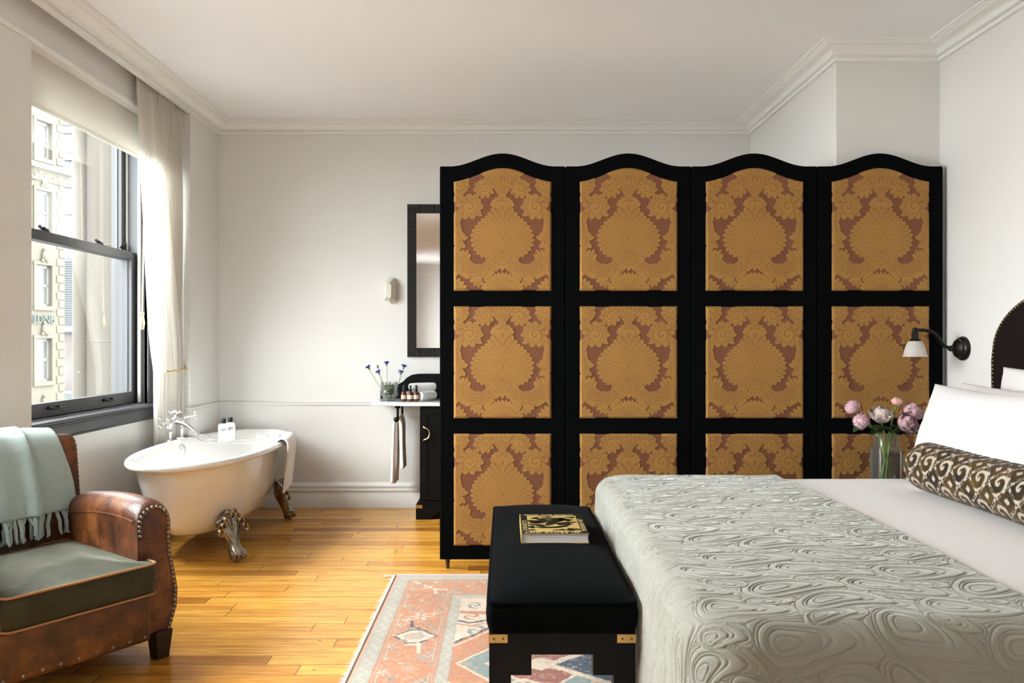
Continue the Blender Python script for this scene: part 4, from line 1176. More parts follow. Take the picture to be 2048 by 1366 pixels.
# ------------------------------------------------------------------ bench
bn = thing('upholstered_bench', 'black velvet bench with stepped wooden base at the bed foot', 'bench', (.175,2.98,0))
Bx0, Bx1, By0, By1 = -.052, .398, 2.316, 3.66
n, m = 70, 160
U = np.linspace(0,1,n)[:,None]; V = np.linspace(0,1,m)[None,:]
edge = np.minimum(np.minimum(U,1-U)*(Bx1-Bx0), np.minimum(V,1-V)*(By1-By0))+0*U*V
cw = .466+.034*((1-np.abs(2*U-1)**3.2)*(1-np.abs(2*V-1)**9))**.75+0*edge
top = Geo().grid(np.stack([Bx0+.004+(Bx1-Bx0-.008)*U+0*V, By0+.004+(By1-By0-.008)*V+0*U, cw], -1))
bx = Geo(); 
def rrect(x0,x1,y0,y1,r,z,k=6):
    P = []
    for cx, cy, a0 in ((x1-r,y1-r,0),(x0+r,y1-r,90),(x0+r,y0+r,180),(x1-r,y0+r,270)):
        for i in range(k+1):
            a = math.radians(a0+90*i/k); P.append((cx+r*math.cos(a), cy+r*math.sin(a), z))
    return P
bx.loft([rrect(Bx0+.004,Bx1-.004,By0+.004,By1-.004,.02,.372), rrect(Bx0-.004,Bx1+.004,By0-.004,By1+.004,.022,.40), rrect(Bx0-.006,Bx1+.006,By0-.006,By1+.006,.022,.43), rrect(Bx0,Bx1,By0,By1,.02,.458), rrect(Bx0+.008,Bx1-.008,By0+.008,By1-.008,.018,.466)])
cu_ = obj('cushion', bx, BLACKV, bn, smooth=50)
obj('cushion_top', top, BLACKV, cu_, smooth=180, fixn=False)
pts = rrect(Bx0+.001,Bx1-.001,By0+.001,By1-.001,.02,.462); pts = pts+[pts[0]]
obj('piping', Geo().tube(pts, .0055, 8, False), BLACKV, cu_, smooth=60)
# stepped base frame
g = Geo()
bxa, bxb, bya, byb = Bx0+.004, Bx1-.004, By0+.006, By1-.006
def stepped(w0, w1):
    return [(w0,0),(w0,.371),(w1,.371),(w1,0),(w1-.066,0),(w1-.066,.243),(w1-.128,.243),(w1-.128,.305),(w0+.128,.305),(w0+.128,.243),(w0+.066,.243),(w0+.066,0)]
g.prism(stepped(bxa,bxb), 'y', bya, bya+.05); g.prism(stepped(bxa,bxb), 'y', byb-.05, byb)
g2 = Geo(); g2.prism([(bya+.05,.243),(bya+.05,.371),(byb-.05,.371),(byb-.05,.243),(byb-.09,.243),(byb-.09,.305),(bya+.09,.305),(bya+.09,.243)], 'x', bxa, bxa+.05)
g2.prism([(bya+.05,.243),(bya+.05,.371),(byb-.05,.371),(byb-.05,.243),(byb-.09,.243),(byb-.09,.305),(bya+.09,.305),(bya+.09,.243)], 'x', bxb-.05, bxb)
g.add(g2.v, g2.f)
obj('base', g, BLACKW, bn, bevel=.002)
for sx in (0,1):
    for sy in (0,1):
        x0 = bxa-.0015 if sx == 0 else bxb-.056; x1 = x0+.0575
        y0 = bya-.0015 if sy == 0 else byb-.056; y1 = y0+.0575
        g = Geo()
        yf = (bya-.0015, bya) if sy == 0 else (byb, byb+.0015); xf_ = (bxa-.0015, bxa) if sx == 0 else (bxb, bxb+.0015)
        g.box(x0,x1,yf[0],yf[1],.341,.367); g.box(xf_[0],xf_[1],y0,y1,.341,.367)
        c = obj('brass_corner', g, BRASS, bn, bevel=.0008)
        g = Geo()
        for dx in (.016,.044):
            sgn = -1 if sy == 0 else 1
            g.lathe([(.0035,0),(.003,.001),(.0005,.0012)], ((x0 if sx == 0 else x0+.0)+dx, yf[0] if sy == 0 else yf[1], .354), 10, Matrix.Rotation(-sgn*PI/2,4,'X'))
        obj('screw', g, mat('dark_screw', (.10,.07,.03), .5, .8), c)

# book
bk = thing('book', 'thick black and gold art book lying on the bench', 'book', (.190,3.02,.497), -.0)
b0, b1, c0, c1, zb = .063, .314, 2.868, 3.19, .4975
BKC = mat('black_gold_cover', (.46,.33,.11), .35)
DARK = mat('book_dark_print', (.010,.009,.005), .6, spec=.15)
g = Geo(); g.box(b0,b1,c0,c1,zb,zb+.003); g.box(b0,b1,c0,c1,zb+.034,zb+.037); g.box(b0-.003,b0+.001,c0,c1,zb,zb+.037)
obj('cover', g, BKC, bk, bevel=.0008)
obj('page_block', Geo().box(b0+.001,b1-.004,c0+.004,c1-.004,zb+.003,zb+.034), mat('page_edges', (.74,.70,.72), .8, bump=(500,.5,.002), aniso=(.01,.01,1)), bk)
zt = zb+.0371
g = Geo(); w_ = .026
for (xa,xb,ya,yb) in ((b0,b1,c0,c0+w_),(b0,b1,c1-w_,c1),(b0,b0+w_,c0+w_,c1-w_),(b1-w_,b1,c0+w_,c1-w_)):
    g.add([(xa,ya,zt),(xb,ya,zt),(xb,yb,zt),(xa,yb,zt)], [(0,1,2,3)])
# abstract dark shapes across the gold field
rr = random.Random(12)
def blobp(cx, cy, rx, ry, rot, k=22, wob=.25):
    ph = rr.random()*6
    pts = []
    for i in range(k):
        a = 2*PI*i/k; r = 1+wob*math.sin(3*a+ph)+wob*.5*math.sin(5*a+2*ph)
        x, y = rx*r*math.cos(a), ry*r*math.sin(a); c, s = math.cos(rot), math.sin(rot)
        X_, Y_ = cx+x*c-y*s, cy+x*s+y*c
        pts.append((min(max(X_,b0+w_),b1-w_), min(max(Y_,c0+w_),c1-w_), zt+.0001))
    n0 = len(g.v); g.v += [(cx,cy,zt+.0001)]+pts; g.f += [(n0, n0+1+i, n0+1+(i+1) % k) for i in range(k)]
for cx, cy, rx, ry, ro in ((.155,3.06,.05,.022,.5),(.125,3.00,.042,.016,-.5),(.20,3.10,.05,.022,-.3),(.235,3.03,.045,.022,.4),(.17,2.965,.06,.012,.1),(.26,2.93,.03,.02,.2),(.12,3.12,.02,.012,.8),(.265,3.13,.022,.012,0),(.17,3.14,.025,.01,.2),(.10,2.92,.02,.01,.3),(.255,3.08,.02,.012,1.),(.21,2.925,.028,.01,.1),(.11,3.06,.022,.03,.3),(.19,3.04,.06,.016,.9),(.24,3.10,.03,.016,-.6),(.14,3.10,.03,.012,-.8),(.22,2.98,.05,.012,.6),(.10,2.97,.018,.02,.2)):
    blobp(cx, cy, rx, ry, ro)
obj('cover_print', g, DARK, bk, fixn=False)
LET = mat('gold_letters', (.68,.52,.24), .35)
g = Geo()
def line(s, x, y, rot, size, spc):
    t_ = text_geo(s, size, .0002, 'LEFT', spc); t_.xf(Matrix.Translation((x,y,zt+.0003)) @ Matrix.Rotation(rot,4,'Z')); g.add(t_.v, t_.f)
line('AND CLUBS IN', b0+.010, c0+.005, 0, .026, 1.22)
line('INTO THE NIGHT', b0+.012, c1-.022, 0, .024, 1.10)
line('CABARETS', b0+.022, c0+.04, PI/2, .025, 1.55)
line('MODERN ART', b1-.005, c0+.04, PI/2, .025, 1.30)
obj('cover_lettering', g, LET, bk, fixn=False)

# ------------------------------------------------------------------ wall lamp on the right wall
wl = thing('wall_lamp', 'black swing arm wall lamp with frosted glass bell shade', 'lamp', (XRIGHT,4.08,1.215))
Ly, Lz = 4.08, 1.213
My = Matrix.Rotation(-PI/2,4,'Y')
g = Geo(); g.lathe([(.064,0),(.065,.006),(.060,.018),(.050,.024),(.048,.034),(.034,.044),(.018,.05),(.012,.062)], (XRIGHT,Ly,Lz), 32, My)
obj('back_plate', g, IRON, wl, smooth=40)
obj('screw', Geo().sphere((XRIGHT-.021,Ly-.05,Lz), .005, 8, 6), BRASSP, wl)
g = Geo(); g.sphere((2.362,Ly,Lz), .016, 14, 10)
pts = [(2.362,Ly,Lz),(2.33,Ly,Lz+.012),(2.305,Ly-.002,Lz+.04),(2.28,Ly-.004,Lz+.075),(2.25,Ly-.006,Lz+.092),(2.21,Ly-.008,Lz+.097),(2.175,Ly-.01,Lz+.097)]
g.tube(pts, .0095, 12); obj('arm', g, IRON, wl, smooth=60)
sx, sy, sz = 2.168, Ly-.01, Lz+.095
g = Geo(); g.sphere((sx,sy,sz), .016, 14, 10); g.lathe([(.010,0),(.014,-.012),(.017,-.016),(.017,-.040),(.020,-.044),(.027,-.050),(.029,-.058),(.026,-.060)][::-1], (sx,sy,sz), 24); obj('socket', g, IRON, wl, smooth=45)
rings = []
for i in range(13):
    t_ = i/12; r = .030+.020*(1-(1-t_)**3) + .013*t_**5; z = sz-.056-.082*t_
    rings.append([(sx+(r+.0013*math.cos(24*a)*(1-t_*.6)+.004*sstep(.8,1,t_)*math.cos(6*a))*math.cos(a), sy+(r+.0013*math.cos(24*a)*(1-t_*.6)+.004*sstep(.8,1,t_)*math.cos(6*a))*math.sin(a), z) for a in [2*PI*k/96 for k in range(96)]])
sh = obj('glass_shade', Geo().loft(rings, True, False, False), FROST, wl, smooth=60, fixn=False)
obj('bulb', Geo().sphere((sx,sy,sz-.09), (.016,.016,.024), 14, 10), mat('bulb_glass', (.85,.84,.80), .2), wl, smooth=60)

# ------------------------------------------------------------------ bedside table and peonies
ts = thing('bedside_table', 'small dark bedside table between the bed and the screen', 'table', (2.10,3.95,0))
g = Geo(); g.box(1.78,2.42,3.76,4.16,.478,.500); obj('table_top', g, BLACKW, ts, bevel=.004)
g = Geo(); g.box(1.82,2.40,3.79,4.14,.378,.478); obj('drawer_case', g, BLACKW, ts, bevel=.003)
for x in (1.84,2.38):
    for y in (3.81,4.12): obj('leg', Geo().lathe([(.012,0),(.018,.379)], (x,y,0), 14), BLACKW, ts, smooth=50)
PVX, PVY, PVZ = 1.955, 3.95, .5005
t = thing('glass_vase', 'clear glass vase of pink peonies beside the bed', 'vase', (PVX,PVY,PVZ))
g = Geo()
R_ = .060
def rr4(h, r, z): return [(PVX+p[0]-0, PVY+p[1]-0, z) for p in [(q[0], q[1]) for q in rrect(-h,h,-h,h,r,0,8)]]
g.loft([rr4(.057,.02,PVZ),rr4(.061,.022,PVZ+.008),rr4(.063,.022,PVZ+.185),rr4(.061,.024,PVZ+.20),rr4(.053,.03,PVZ+.213),rr4(.050,.03,PVZ+.222),rr4(.052,.03,PVZ+.275),rr4(.050,.03,PVZ+.275),rr4(.047,.028,PVZ+.222),rr4(.058,.022,PVZ+.198),rr4(.058,.02,PVZ+.012),rr4(.02,.01,PVZ+.010)])
obj('glass_body', g, VASEG, t, smooth=45)
g = Geo(); g.loft([rr4(.055,.018,PVZ+.013),rr4(.0575,.02,PVZ+.175)]); obj('water', g, VW, t, smooth=45)
PINKS = [mat('peony_pink', (.62,.36,.42), .75, var=(24,.7,(.74,.53,.56))), mat('peony_blush', (.78,.62,.58), .75, var=(24,.7,(.82,.70,.66))), mat('peony_bud', (.74,.40,.34), .75, var=(24,.7,(.80,.55,.48)))]
def leafgeo(g, p0, d, ln, w, droop=.3, nrm=(0,0,1)):
    p0 = Vector(p0); d = Vector(d).normalized(); sd = d.cross(Vector(nrm)).normalized(); up = sd.cross(d)
    A = np.zeros((9,5,3))
    for i in range(9):
        t_ = i/8; ww = w*math.sin(PI*min(t_*.96+.03,1))**.8
        c = p0+d*ln*t_-Vector((0,0,1))*droop*ln*t_*t_
        for j in range(5):
            u = (j-2)/2; A[i,j] = c+sd*ww*u+up*abs(u)*ww*.25
    g.grid(A)
def peony(c, r, base, label, m, openn=.0, seed=0, leaves=2, aim=None, kin=.0):
    rnd = random.Random(seed); c = Vector(c); base = Vector(base)
    t = thing('peony', label, 'flower', base, 0, 'pink peonies in the glass vase')
    aim = Vector(aim or (c-base)).normalized()
    j = c-aim*r*.85; neck = Vector((PVX+(j.x-PVX)*.25, PVY+(j.y-PVY)*.25, PVZ+.262))
    ctrl = [base, base.lerp(neck,.5), neck, neck.lerp(j,.5)+Vector((0,0,.012)), j]
    pts = []
    for i in range(17):
        s = i/16*(len(ctrl)-1); k = min(int(s), len(ctrl)-2); f = s-k; pts.append(ctrl[k].lerp(ctrl[k+1], f))
    for _ in range(2): pts = [pts[0]]+[(pts[i-1]+pts[i]*2+pts[i+1])/4 for i in range(1,len(pts)-1)]+[pts[-1]]
    obj('stem', Geo().tube(pts, .0048, 8), mat('peony_stem', (.20,.33,.06), .45), t, smooth=60)
    Q = aim.to_track_quat('Z','Y').to_matrix().to_4x4()
    g = Geo()
    layers = [(1.0,7,-.95),(.95,7,-.5),(.90,7,-.1),(.80,6,.10),(.66,6,.25),(.5,5,.4)]
    g.sphere(c, r*.72, 16, 12)
    for li, (rad, cnt, tilt) in enumerate(layers):
        for k in range(cnt):
            a0 = 2*PI*(k+.5*(li % 2))/cnt+rnd.uniform(-.2,.2); R = r*rad*rnd.uniform(.93,1.07)*(1+openn*.25*(li < 2))
            A = np.zeros((9,9,3)); span = 2*PI/cnt*.85; e0 = -PI/2+.25+.16*li; e1 = min(PI/2-.1, .35+.16*li+tilt*.25+rnd.uniform(-.15,.2)+.35*(li > 1))
            for i in range(9):
                for q in range(9):
                    v = i/8; u = q/8*2-1
                    el = e0+(e1-e0)*v; az = a0+u*span*math.sin(PI*min(.12+v*.82,1))**.7
                    edge = v**6*(.05*math.cos(7*u+seed)+.05*math.cos(11*u+li))
                    RR = R*(.90+.20*openn*v*v + .10*v**2*(1-.5*openn) + 1.5*edge - .13*u*u + .05*(k % 2))
                    p = Vector((RR*math.cos(el)*math.cos(az), RR*math.cos(el)*math.sin(az), RR*math.sin(el)*.92))
                    A[i,q] = (Q @ p)+c
            g.grid(A)
    o = obj('bloom', g, m, t, smooth=180, fixn=False)
    g = Geo()
    for k in range(4):
        a = k*1.6+seed; d = Q @ Vector((math.cos(a), math.sin(a), .75)); leafgeo(g, j, d, r*.75, r*.28, 0, aim)
    obj('sepals', g, LEAF, t, smooth=180, fixn=False)
    for k in range(leaves):
        g = Geo(); a = rnd.uniform(0,6.28) if k else math.atan2(-.5, c.x-PVX)
        q = pts[10+k*2]; d = Vector((math.cos(a)*.9, -.35+.5*math.sin(a), .35-.3*k)); leafgeo(g, q, d, .12+.03*rnd.random(), .025, .35, (.2,-.5,1))
        obj('leaf', g, LEAF, t, smooth=180, fixn=False)
def PX_(x, y, Yd): return ((x-VX)*Yd/F, Yd, EYE-(y-VY)*Yd/F)
vb = lambda dx, dy: (PVX+dx, PVY+dy, PVZ+.016)
peony(PX_(1704,814,3.93), .038, vb(.03,-.02), 'leftmost pink peony, high on the left of the vase', PINKS[0], .1, 1, 2, (-.75,-.15,.5))
peony(PX_(1722,842,3.87), .041, vb(.035,.0), 'round pink peony hanging lowest at the left of the vase', PINKS[0], 0, 2, 2, (-.5,-.65,.25))
peony(PX_(1763,829,3.93), .044, vb(.0,.03), 'pale blush peony in the centre of the bunch', PINKS[1], .6, 3, 2, (-.15,-.5,.85))
peony(PX_(1794,803,3.96), .027, vb(-.03,-.01), 'small peach peony bud standing highest', PINKS[2], 0, 4, 1, (.1,-.1,1))
peony(PX_(1827,822,3.95), .044, vb(-.035,.01), 'upper pink peony beside the white pillow', PINKS[0], .6, 5, 1, (.5,-.35,.7))
peony(PX_(1815,846,3.90), .044, vb(-.02,-.03), 'lower pink peony beside the white pillow', PINKS[0], .8, 6, 2, (.35,-.75,.4))
# ------------------------------------------------------------------ rug
RX0, RX1, RY0, RY1 = -.582, 2.05, 1.1, 4.085
def rugcol(X, Y):
    """a: metres from the left edge, b: metres from the far edge"""
    a = X-RX0; b = RY1-Y
    sh = X.shape
    wob = (noise2(X*60, Y*60, 3, 2)-.5)*.010
    a2 = a+wob; b2 = b+(noise2(X*60+7, Y*60, 5, 2)-.5)*.010
    d = np.minimum(a2, b2)                         # distance into the rug from left/far edge
    vert = a2 < b2                                 # in the left border?
    t = np.where(vert, b2, a2)                     # running coordinate along the border
    SAL = np.array([.53,.245,.135]); BLU = np.array([.40,.45,.46]); CRM = np.array([.70,.64,.56]); NAV = np.array([.035,.07,.15]); TEA = np.array([.22,.33,.37]); PNK = np.array([.62,.40,.32]); RED = np.array([.32,.10,.075]); GRY = np.array([.42,.39,.36])
    C = np.zeros(sh+(3,)); C[:] = SAL
    def put(m, c, f=1.0): 
        m = m[..., None]*f if m.dtype != bool else (m[..., None].astype(float)*f)
        C[:] = C*(1-m)+np.asarray(c)*m
    def band(v, lo, hi): return (v >= lo) & (v < hi)
    B = [.0,.022,.082,.325,.372]                    # selvage, guard, main border, guard, field
    put(d < B[1], PNK); put(band(d,B[1],B[2]), BLU); put(band(d,B[3],B[4]), BLU)
    for e_ in B[1:]+[B[2]+.012, B[3]-.012]: put(np.abs(d-e_) < .0022, GRY)
    # guard zigzag
    for lo, hi in ((B[1],B[2]),(B[3],B[4])):
        mid = (lo+hi)/2; put((np.abs(d-mid-(.016*np.abs(((t/.075) % 1)*2-1)*2-.016)) < .004) & band(d,lo+.008,hi-.008), CRM, .55)
        put((np.hypot(d-mid, ((t+.04) % .09)-.045) < .008), PNK, .5)
    # main border motifs
    inb = band(d, B[2]+.014, B[3]-.014); u = d-(B[2]+B[3])/2
    ph = ((t-.48) % .73)-.365; ap = np.abs(ph+0)
    def hexm(u, p, hw, hl): return np.abs(u)/hl + np.maximum(np.abs(p)-.0,0)/hw
    per = np.floor((t-.48)/.73).astype(int)
    h = np.abs(u)/.098+np.abs(ph)/.105
    h = np.maximum(h, np.abs(ph)/.075)
    nav = (per % 2 == 0)
    put((h < 1.0) & inb, np.array([.62,.57,.50])); put((h > .86) & (h < 1.0) & inb & nav, NAV); put((h > .86) & (h < 1.0) & inb & ~nav, CRM)
    put((h < .84) & inb, CRM)
    hh = np.abs(u)/.055+np.abs(ph)/.055; hh = np.maximum(hh, np.abs(ph)/.035)
    put((hh < 1) & inb, np.array([.46,.43,.33])); put((np.abs(hh-.8) < .12) & inb, GRY)
    put((hh < .45) & inb, BLU)
    for s in (-1,1):                               # pole bars leaving the medallion
        q = s*ph; uu = u*s
        bar = (np.abs(uu-.020-.15*(q-.07)) < .0085) & band(q, .070, .185) & inb
        put(bar & nav & (s < 0), NAV); put(bar & ~(nav & (s < 0)), CRM)
        cap = (np.abs(uu-.010) < .026) & band(q,.082,.098) & inb
        put(cap & nav & (s < 0), NAV); put(cap & ~(nav & (s < 0)), CRM)
    # stars and blossoms
    def stars(u0, per_, off, r, col, k=6, petals=4):
        p = ((t+off) % per_)-per_/2
        rr_ = np.hypot(u-u0, p); an = np.arctan2(p, u-u0)
        put((rr_ < r*(.62+.38*np.cos(petals*an))) & inb, col)
        put((rr_ < r*.28) & inb, RED, .6)
    stars(.0,.73,.48-.0+.0,.048,CRM,petals=6); stars(.055,.73,.52,.026,CRM); stars(-.055,.73,.44,.026,CRM)
    stars(.075,.243,.05,.026,BLU); stars(-.075,.243,.13,.026,BLU); stars(.05,.365,.2,.022,TEA,petals=3); stars(-.045,.365,.02,.022,TEA,petals=5)
    stars(.02,.365,.11,.020,BLU,petals=5); stars(-.02,.182,.06,.014,CRM,petals=5); stars(.085,.122,.03,.012,TEA); stars(-.09,.122,.08,.012,CRM)
    put((np.abs(np.abs(u)-.095) < .003) & inb & ((t % .30) < .2), BLU)
    nz = noise2(X*55, Y*55, 21, 2)
    put((nz > .66) & inb, BLU, .38); put((nz < .32) & inb, PNK, .6)
    # field
    inf = d >= B[4]
    put(inf, CRM)
    fx, fy = a2-B[4], b2-B[4]
    # navy stepped outline of the corner piece, then lozenge medallion in salmon
    cx, cy = .72, 1.12
    L_ = np.abs(a2-cx)/.52+np.abs(b2-cy)/.62
    z1 = .030*np.abs(((a2*9) % 1)-.5)
    put(inf & (L_ < 1.0), SAL); put(inf & (np.abs(L_-1.0+z1) < .018), NAV); put(inf & (np.abs(L_-.94+z1) < .012), CRM)
    put(inf & (L_ < .62), TEA); put(inf & (np.abs(L_-.62) < .014), CRM); put(inf & (L_ < .40), RED); put(inf & (np.abs(L_-.40) < .016), CRM)
    L2 = np.abs(a2-cx)/.10+np.abs(b2-cy-.0)/.06
    put(inf & (L2 < 1), CRM)
    M2 = np.abs(((a2-.42) % .46)-.23)/.20+np.abs(((b2-.62) % .50)-.25)/.11
    put(inf & (M2 < 1) & (L_ > .45) & (b2 > .95), RED); put(inf & (np.abs(M2-1) < .10) & (b2 > .95), CRM); put(inf & (M2 < .35) & (b2 > .95), TEA)
    M3 = np.abs(a2-1.02)/.26+np.abs(b2-1.13)/.20
    put(inf & (M3 < 1), NAV); put(inf & (np.abs(M3-1.05) < .10), CRM); put(inf & (M3 < .4), CRM, .8)
    zz = (np.abs(b2-.66-.03*np.abs(((a2*7) % 1)*2-1)) < .010) & inf & (a2 < .62) & (L_ > 1)
    put(zz, NAV); put((np.abs(b2-.695-.03*np.abs(((a2*7) % 1)*2-1)) < .006) & inf & (L_ > 1) & (a2 < .62), SAL)
    bandm = inf & (np.abs(b2-.56-.06*(a2-.4)) < .020) & (L_ > 1); put(bandm, SAL)
    for (qx, qy, r, col) in ((.44,.47,.045,TEA),(.52,.46,.04,PNK),(.43,.61,.05,SAL),(.53,.60,.045,TEA),(.46,.78,.06,TEA),(.56,.76,.05,GRY),(.43,.90,.05,TEA),(.44,1.02,.05,PNK),(.54,.53,.03,NAV),(.5,.86,.04,GRY)):
        rr_ = np.hypot(a2-qx, (b2-qy)*1.1); an = np.arctan2(b2-qy, a2-qx)
        sp = np.abs(((an/(2*PI)*2+rr_/r*1.1) % 1)-.5) < .20
        put(inf & (rr_ < r) & sp & (L_ > 1.02), col)
    n3 = noise2(X*45+3, Y*45, 31, 2); put((n3 > .68) & inf, GRY, .35); put((n3 < .30) & inf, PNK, .45)
    # fading and abrash
    f = noise2(X*5, Y*9, 41, 3); C *= (.88+.26*f)[..., None]
    lum = C.mean(-1, keepdims=True); C = C*.88+lum*.12*np.array([1.05,1.,.95])
    return np.clip(C*np.array([.86,.75,.63]), 0, 1)
xs = np.concatenate([np.linspace(RX0, .42, 370), np.linspace(.45, RX1, 30)])
ys = np.concatenate([np.linspace(RY0, 2.70, 60), np.linspace(2.705, RY1, 300)])
X, Y = np.meshgrid(xs, ys, indexing='ij')
edgew = .004*(noise2(X*0+.5, Y*7, 51, 3)-.5)*2
wX = X + np.where(X < RX0+.02, edgew, 0); rot = .014
wX2 = wX - (RY1-Y)*(-rot)*0
Zr = .009 + .0016*(noise2(X*90, Y*90, 61, 2)-.5) + .003*noise2(X*3, Y*3, 62, 2)
rug = thing('rug', 'faded patterned rug in salmon, cream and blue under the bench', 'rug', ((RX0+RX1)/2, (RY0+RY1)/2, 0))
g = Geo().grid(np.stack([wX + (Y-RY1)*-.0, Y, Zr], -1))
RUGM = color_attr_mat('knotted_wool', 'dye')
obj('woven_field', g, RUGM, rug, smooth=180, attrs={'dye': rugcol(X, Y).reshape(-1,3)}, fixn=False)
WOOL = mat('ivory_wool', (.56,.52,.46), .95, sheen=.3)
g = Geo(); g.tube([(RX0-.002,RY1-.01-.01*i,.008) for i in range(int((RY1-RY0)/.01))], .009, 8)
obj('selvage_cord', g, WOOL, rug, smooth=60)
g = Geo(); rr = random.Random(2)
y = RY0
while y < RY1:
    ln = .014+.022*rr.random()**2; dy = rr.uniform(-.02,.02)
    g.add([(RX0,y,.006),(RX0,y+.0045,.006),(RX0-ln*.6,y+dy*.5+.004,.008),(RX0-ln,y+dy,.002),(RX0-ln*.6,y+dy*.5,.008)], [(0,1,2,4),(4,2,3)])
    y += .0042 if y > 2.6 else .009
for k in range(70):
    x, y = RX0+rr.random()*.10-.05, RY1+rr.uniform(-.01,.014)
    d = Vector((rr.uniform(-.06,.05), rr.uniform(-.004,.016), .004)); g.add([(x,y,.004),(x,y+.004,.010),(x+d.x,y+d.y,.004)], [(0,1,2)])
g2 = Geo(); x = RX0
o = obj('fringe', g, WOOL, rug, fixn=False); o['kind'] = 'stuff'
g = Geo(); g.tube([(RX0+.02*i,RY1+.004,.007) for i in range(int((RX1-RX0)/.02))], .009, 8); obj('end_binding', g, mat('grey_binding', (.46,.44,.43), .95), rug, smooth=60)

# ------------------------------------------------------------------ leather club armchair
CA = -math.atan2(.594, .804)
CX, CY = -1.853, 2.944
def leather():
    m, nt, b = nodes('worn_cognac_leather')
    tc = N(nt,'ShaderNodeTexCoord')
    n1 = N(nt,'ShaderNodeTexNoise', i_Scale=6.0, i_Detail=8.0, i_Roughness=.72); L(nt, tc.outputs['Object'], n1.inputs['Vector'])
    r = N(nt,'ShaderNodeValToRGB'); e = r.color_ramp.elements
    e[0].position=.33; e[0].color=(.018,.0055,.0025,1); e[1].position=.70; e[1].color=(.27,.092,.021,1)
    k = r.color_ramp.elements.new(.5); k.color=(.085,.025,.0075,1)
    L(nt, n1.outputs['Fac'], r.inputs[0])
    n2 = N(nt,'ShaderNodeTexNoise', i_Scale=70.0, i_Detail=6.0, i_Roughness=.7); L(nt, tc.outputs['Object'], n2.inputs['Vector'])
    sp = N(nt,'ShaderNodeMapRange'); sp.inputs[1].default_value=.52; sp.inputs[2].default_value=.66; sp.inputs[4].default_value=.6; L(nt, n2.outputs['Fac'], sp.inputs[0])
    L(nt, mixc(nt, sp.outputs[0], r.outputs[0], (.06,.02,.008)), b.inputs['Base Color'])
    b.inputs['Roughness'].default_value=.38; b.inputs['Specular IOR Level'].default_value=.45
    v = N(nt,'ShaderNodeTexVoronoi', i_Scale=140.0); L(nt, tc.outputs['Object'], v.inputs['Vector'])
    bp = N(nt,'ShaderNodeBump', i_Strength=.25, i_Distance=.003); L(nt, mth(nt,'ADD',v.outputs['Distance'],n2.outputs['Fac']), bp.inputs['Height']); L(nt, bp.outputs[0], b.inputs['Normal'])
    return m
LEA = leather()
OLIVE = mat('olive_velvet', (.032,.031,.02), .85, sheen=.7, spec=.2, bump=(9,.3,.01), sheenr=.3, var=(7,.9,(.06,.06,.043)), sheent=(.8,.8,.66))
TAN = mat('tan_piping', (.33,.16,.06), .5)
WDK = mat('dark_wood_leg', (.022,.012,.009), .35)
NAILA = mat('pewter_nail', (.25,.22,.19), .32, 1)
ch = thing('club_armchair', 'worn brown leather club armchair with olive velvet seat cushion', 'armchair', (CX,CY,0), CA)
def co(nm, g, m, p=ch, **k): return obj(nm, g, m, p, local=True, **k)
# arms
def arm(sgn):
    yi, yo = (.275, .405) if sgn > 0 else (.215, .345)
    def sec(x, h, bul, wy=0):
        cy = (yi+yo)/2+wy; r = (yo-yi)/2
        P = [(yi+wy,.11),(yi+wy,.30),(yi+wy,h-r-.04)]
        for i in range(13):
            a = PI-PI*i/12; P.append((cy+r*1.04*math.cos(a), h-r*1.0+r*1.0*math.sin(a)))
        P += [(yo+wy+.002,h-r-.06),(yo+wy+.004,.42),(yo+wy+.012+bul*.6,.34),(yo+wy+.02+bul,.26),(yo+wy+.016+bul,.19),(yo+wy+.004,.11)]
        return [(x, sgn*y, z) for y, z in P]
    st = [(-.36,.545,0),(-.28,.575,0),(-.15,.608,.0),(.0,.626,.004),(.14,.634,.008),(.26,.632,.014),(.315,.626,.018),(.335,.615,.018),(.345,.600,.014)]
    rings = [sec(*s) for s in st]
    last = rings[-1]; cz = sum(p[2] for p in last)/len(last); cy_ = sum(p[1] for p in last)/len(last)
    o = co('arm', Geo().loft(rings), LEA, smooth=50)
    # welt line along the arm top, inner side
    w = Geo(); w.tube([(x, sgn*(yi-.002), h-.075) for x, h, b in st[:-2]], .004, 6); co('arm_welt', w, LEA, o, smooth=60) if False else obj('arm_welt', w, LEA, None, smooth=60).__setattr__('parent', o)
    out = [(p[1], p[2]) for p in sec(.345,.612,.016)][2:]
    return o, [(sgn*0+y, z) for y, z in out], sgn
nm0 = None
def put_nails(parent, pts, ax, step=.0185, r=.0078):
    """individual dome nails along a polyline given in chair space"""
    global nm0
    acc = step; P = [Vector(p) for p in pts]
    for a, b in zip(P, P[1:]):
        d = (b-a).length; u = 0
        while acc+(d-u) >= step:
            u += step-acc; acc = 0; q = a.lerp(b, u/d)
            if nm0 is None:
                g = nail_geo((0,0,0), (0,0,1), r); nm0 = obj('nailhead', g, NAILA, None, smooth=60); c = nm0
            else: c = nm0.copy(); COL.objects.link(c)
            c.parent = parent; c.location = q; c.rotation_mode = 'QUATERNION'; c.rotation_quaternion = Vector(ax).to_track_quat('Z','Y')
        acc += d-u
for sgn in (1,-1):
    o, outl, s = arm(sgn)
    inset = []
    cy_ = .34 if sgn > 0 else .28
    for y, z in outl:
        inset.append((.347, sgn*(cy_+(y*sgn-cy_)*.86), z-.008 if z > .5 else z))
    put_nails(o, inset, (1,0,.1))
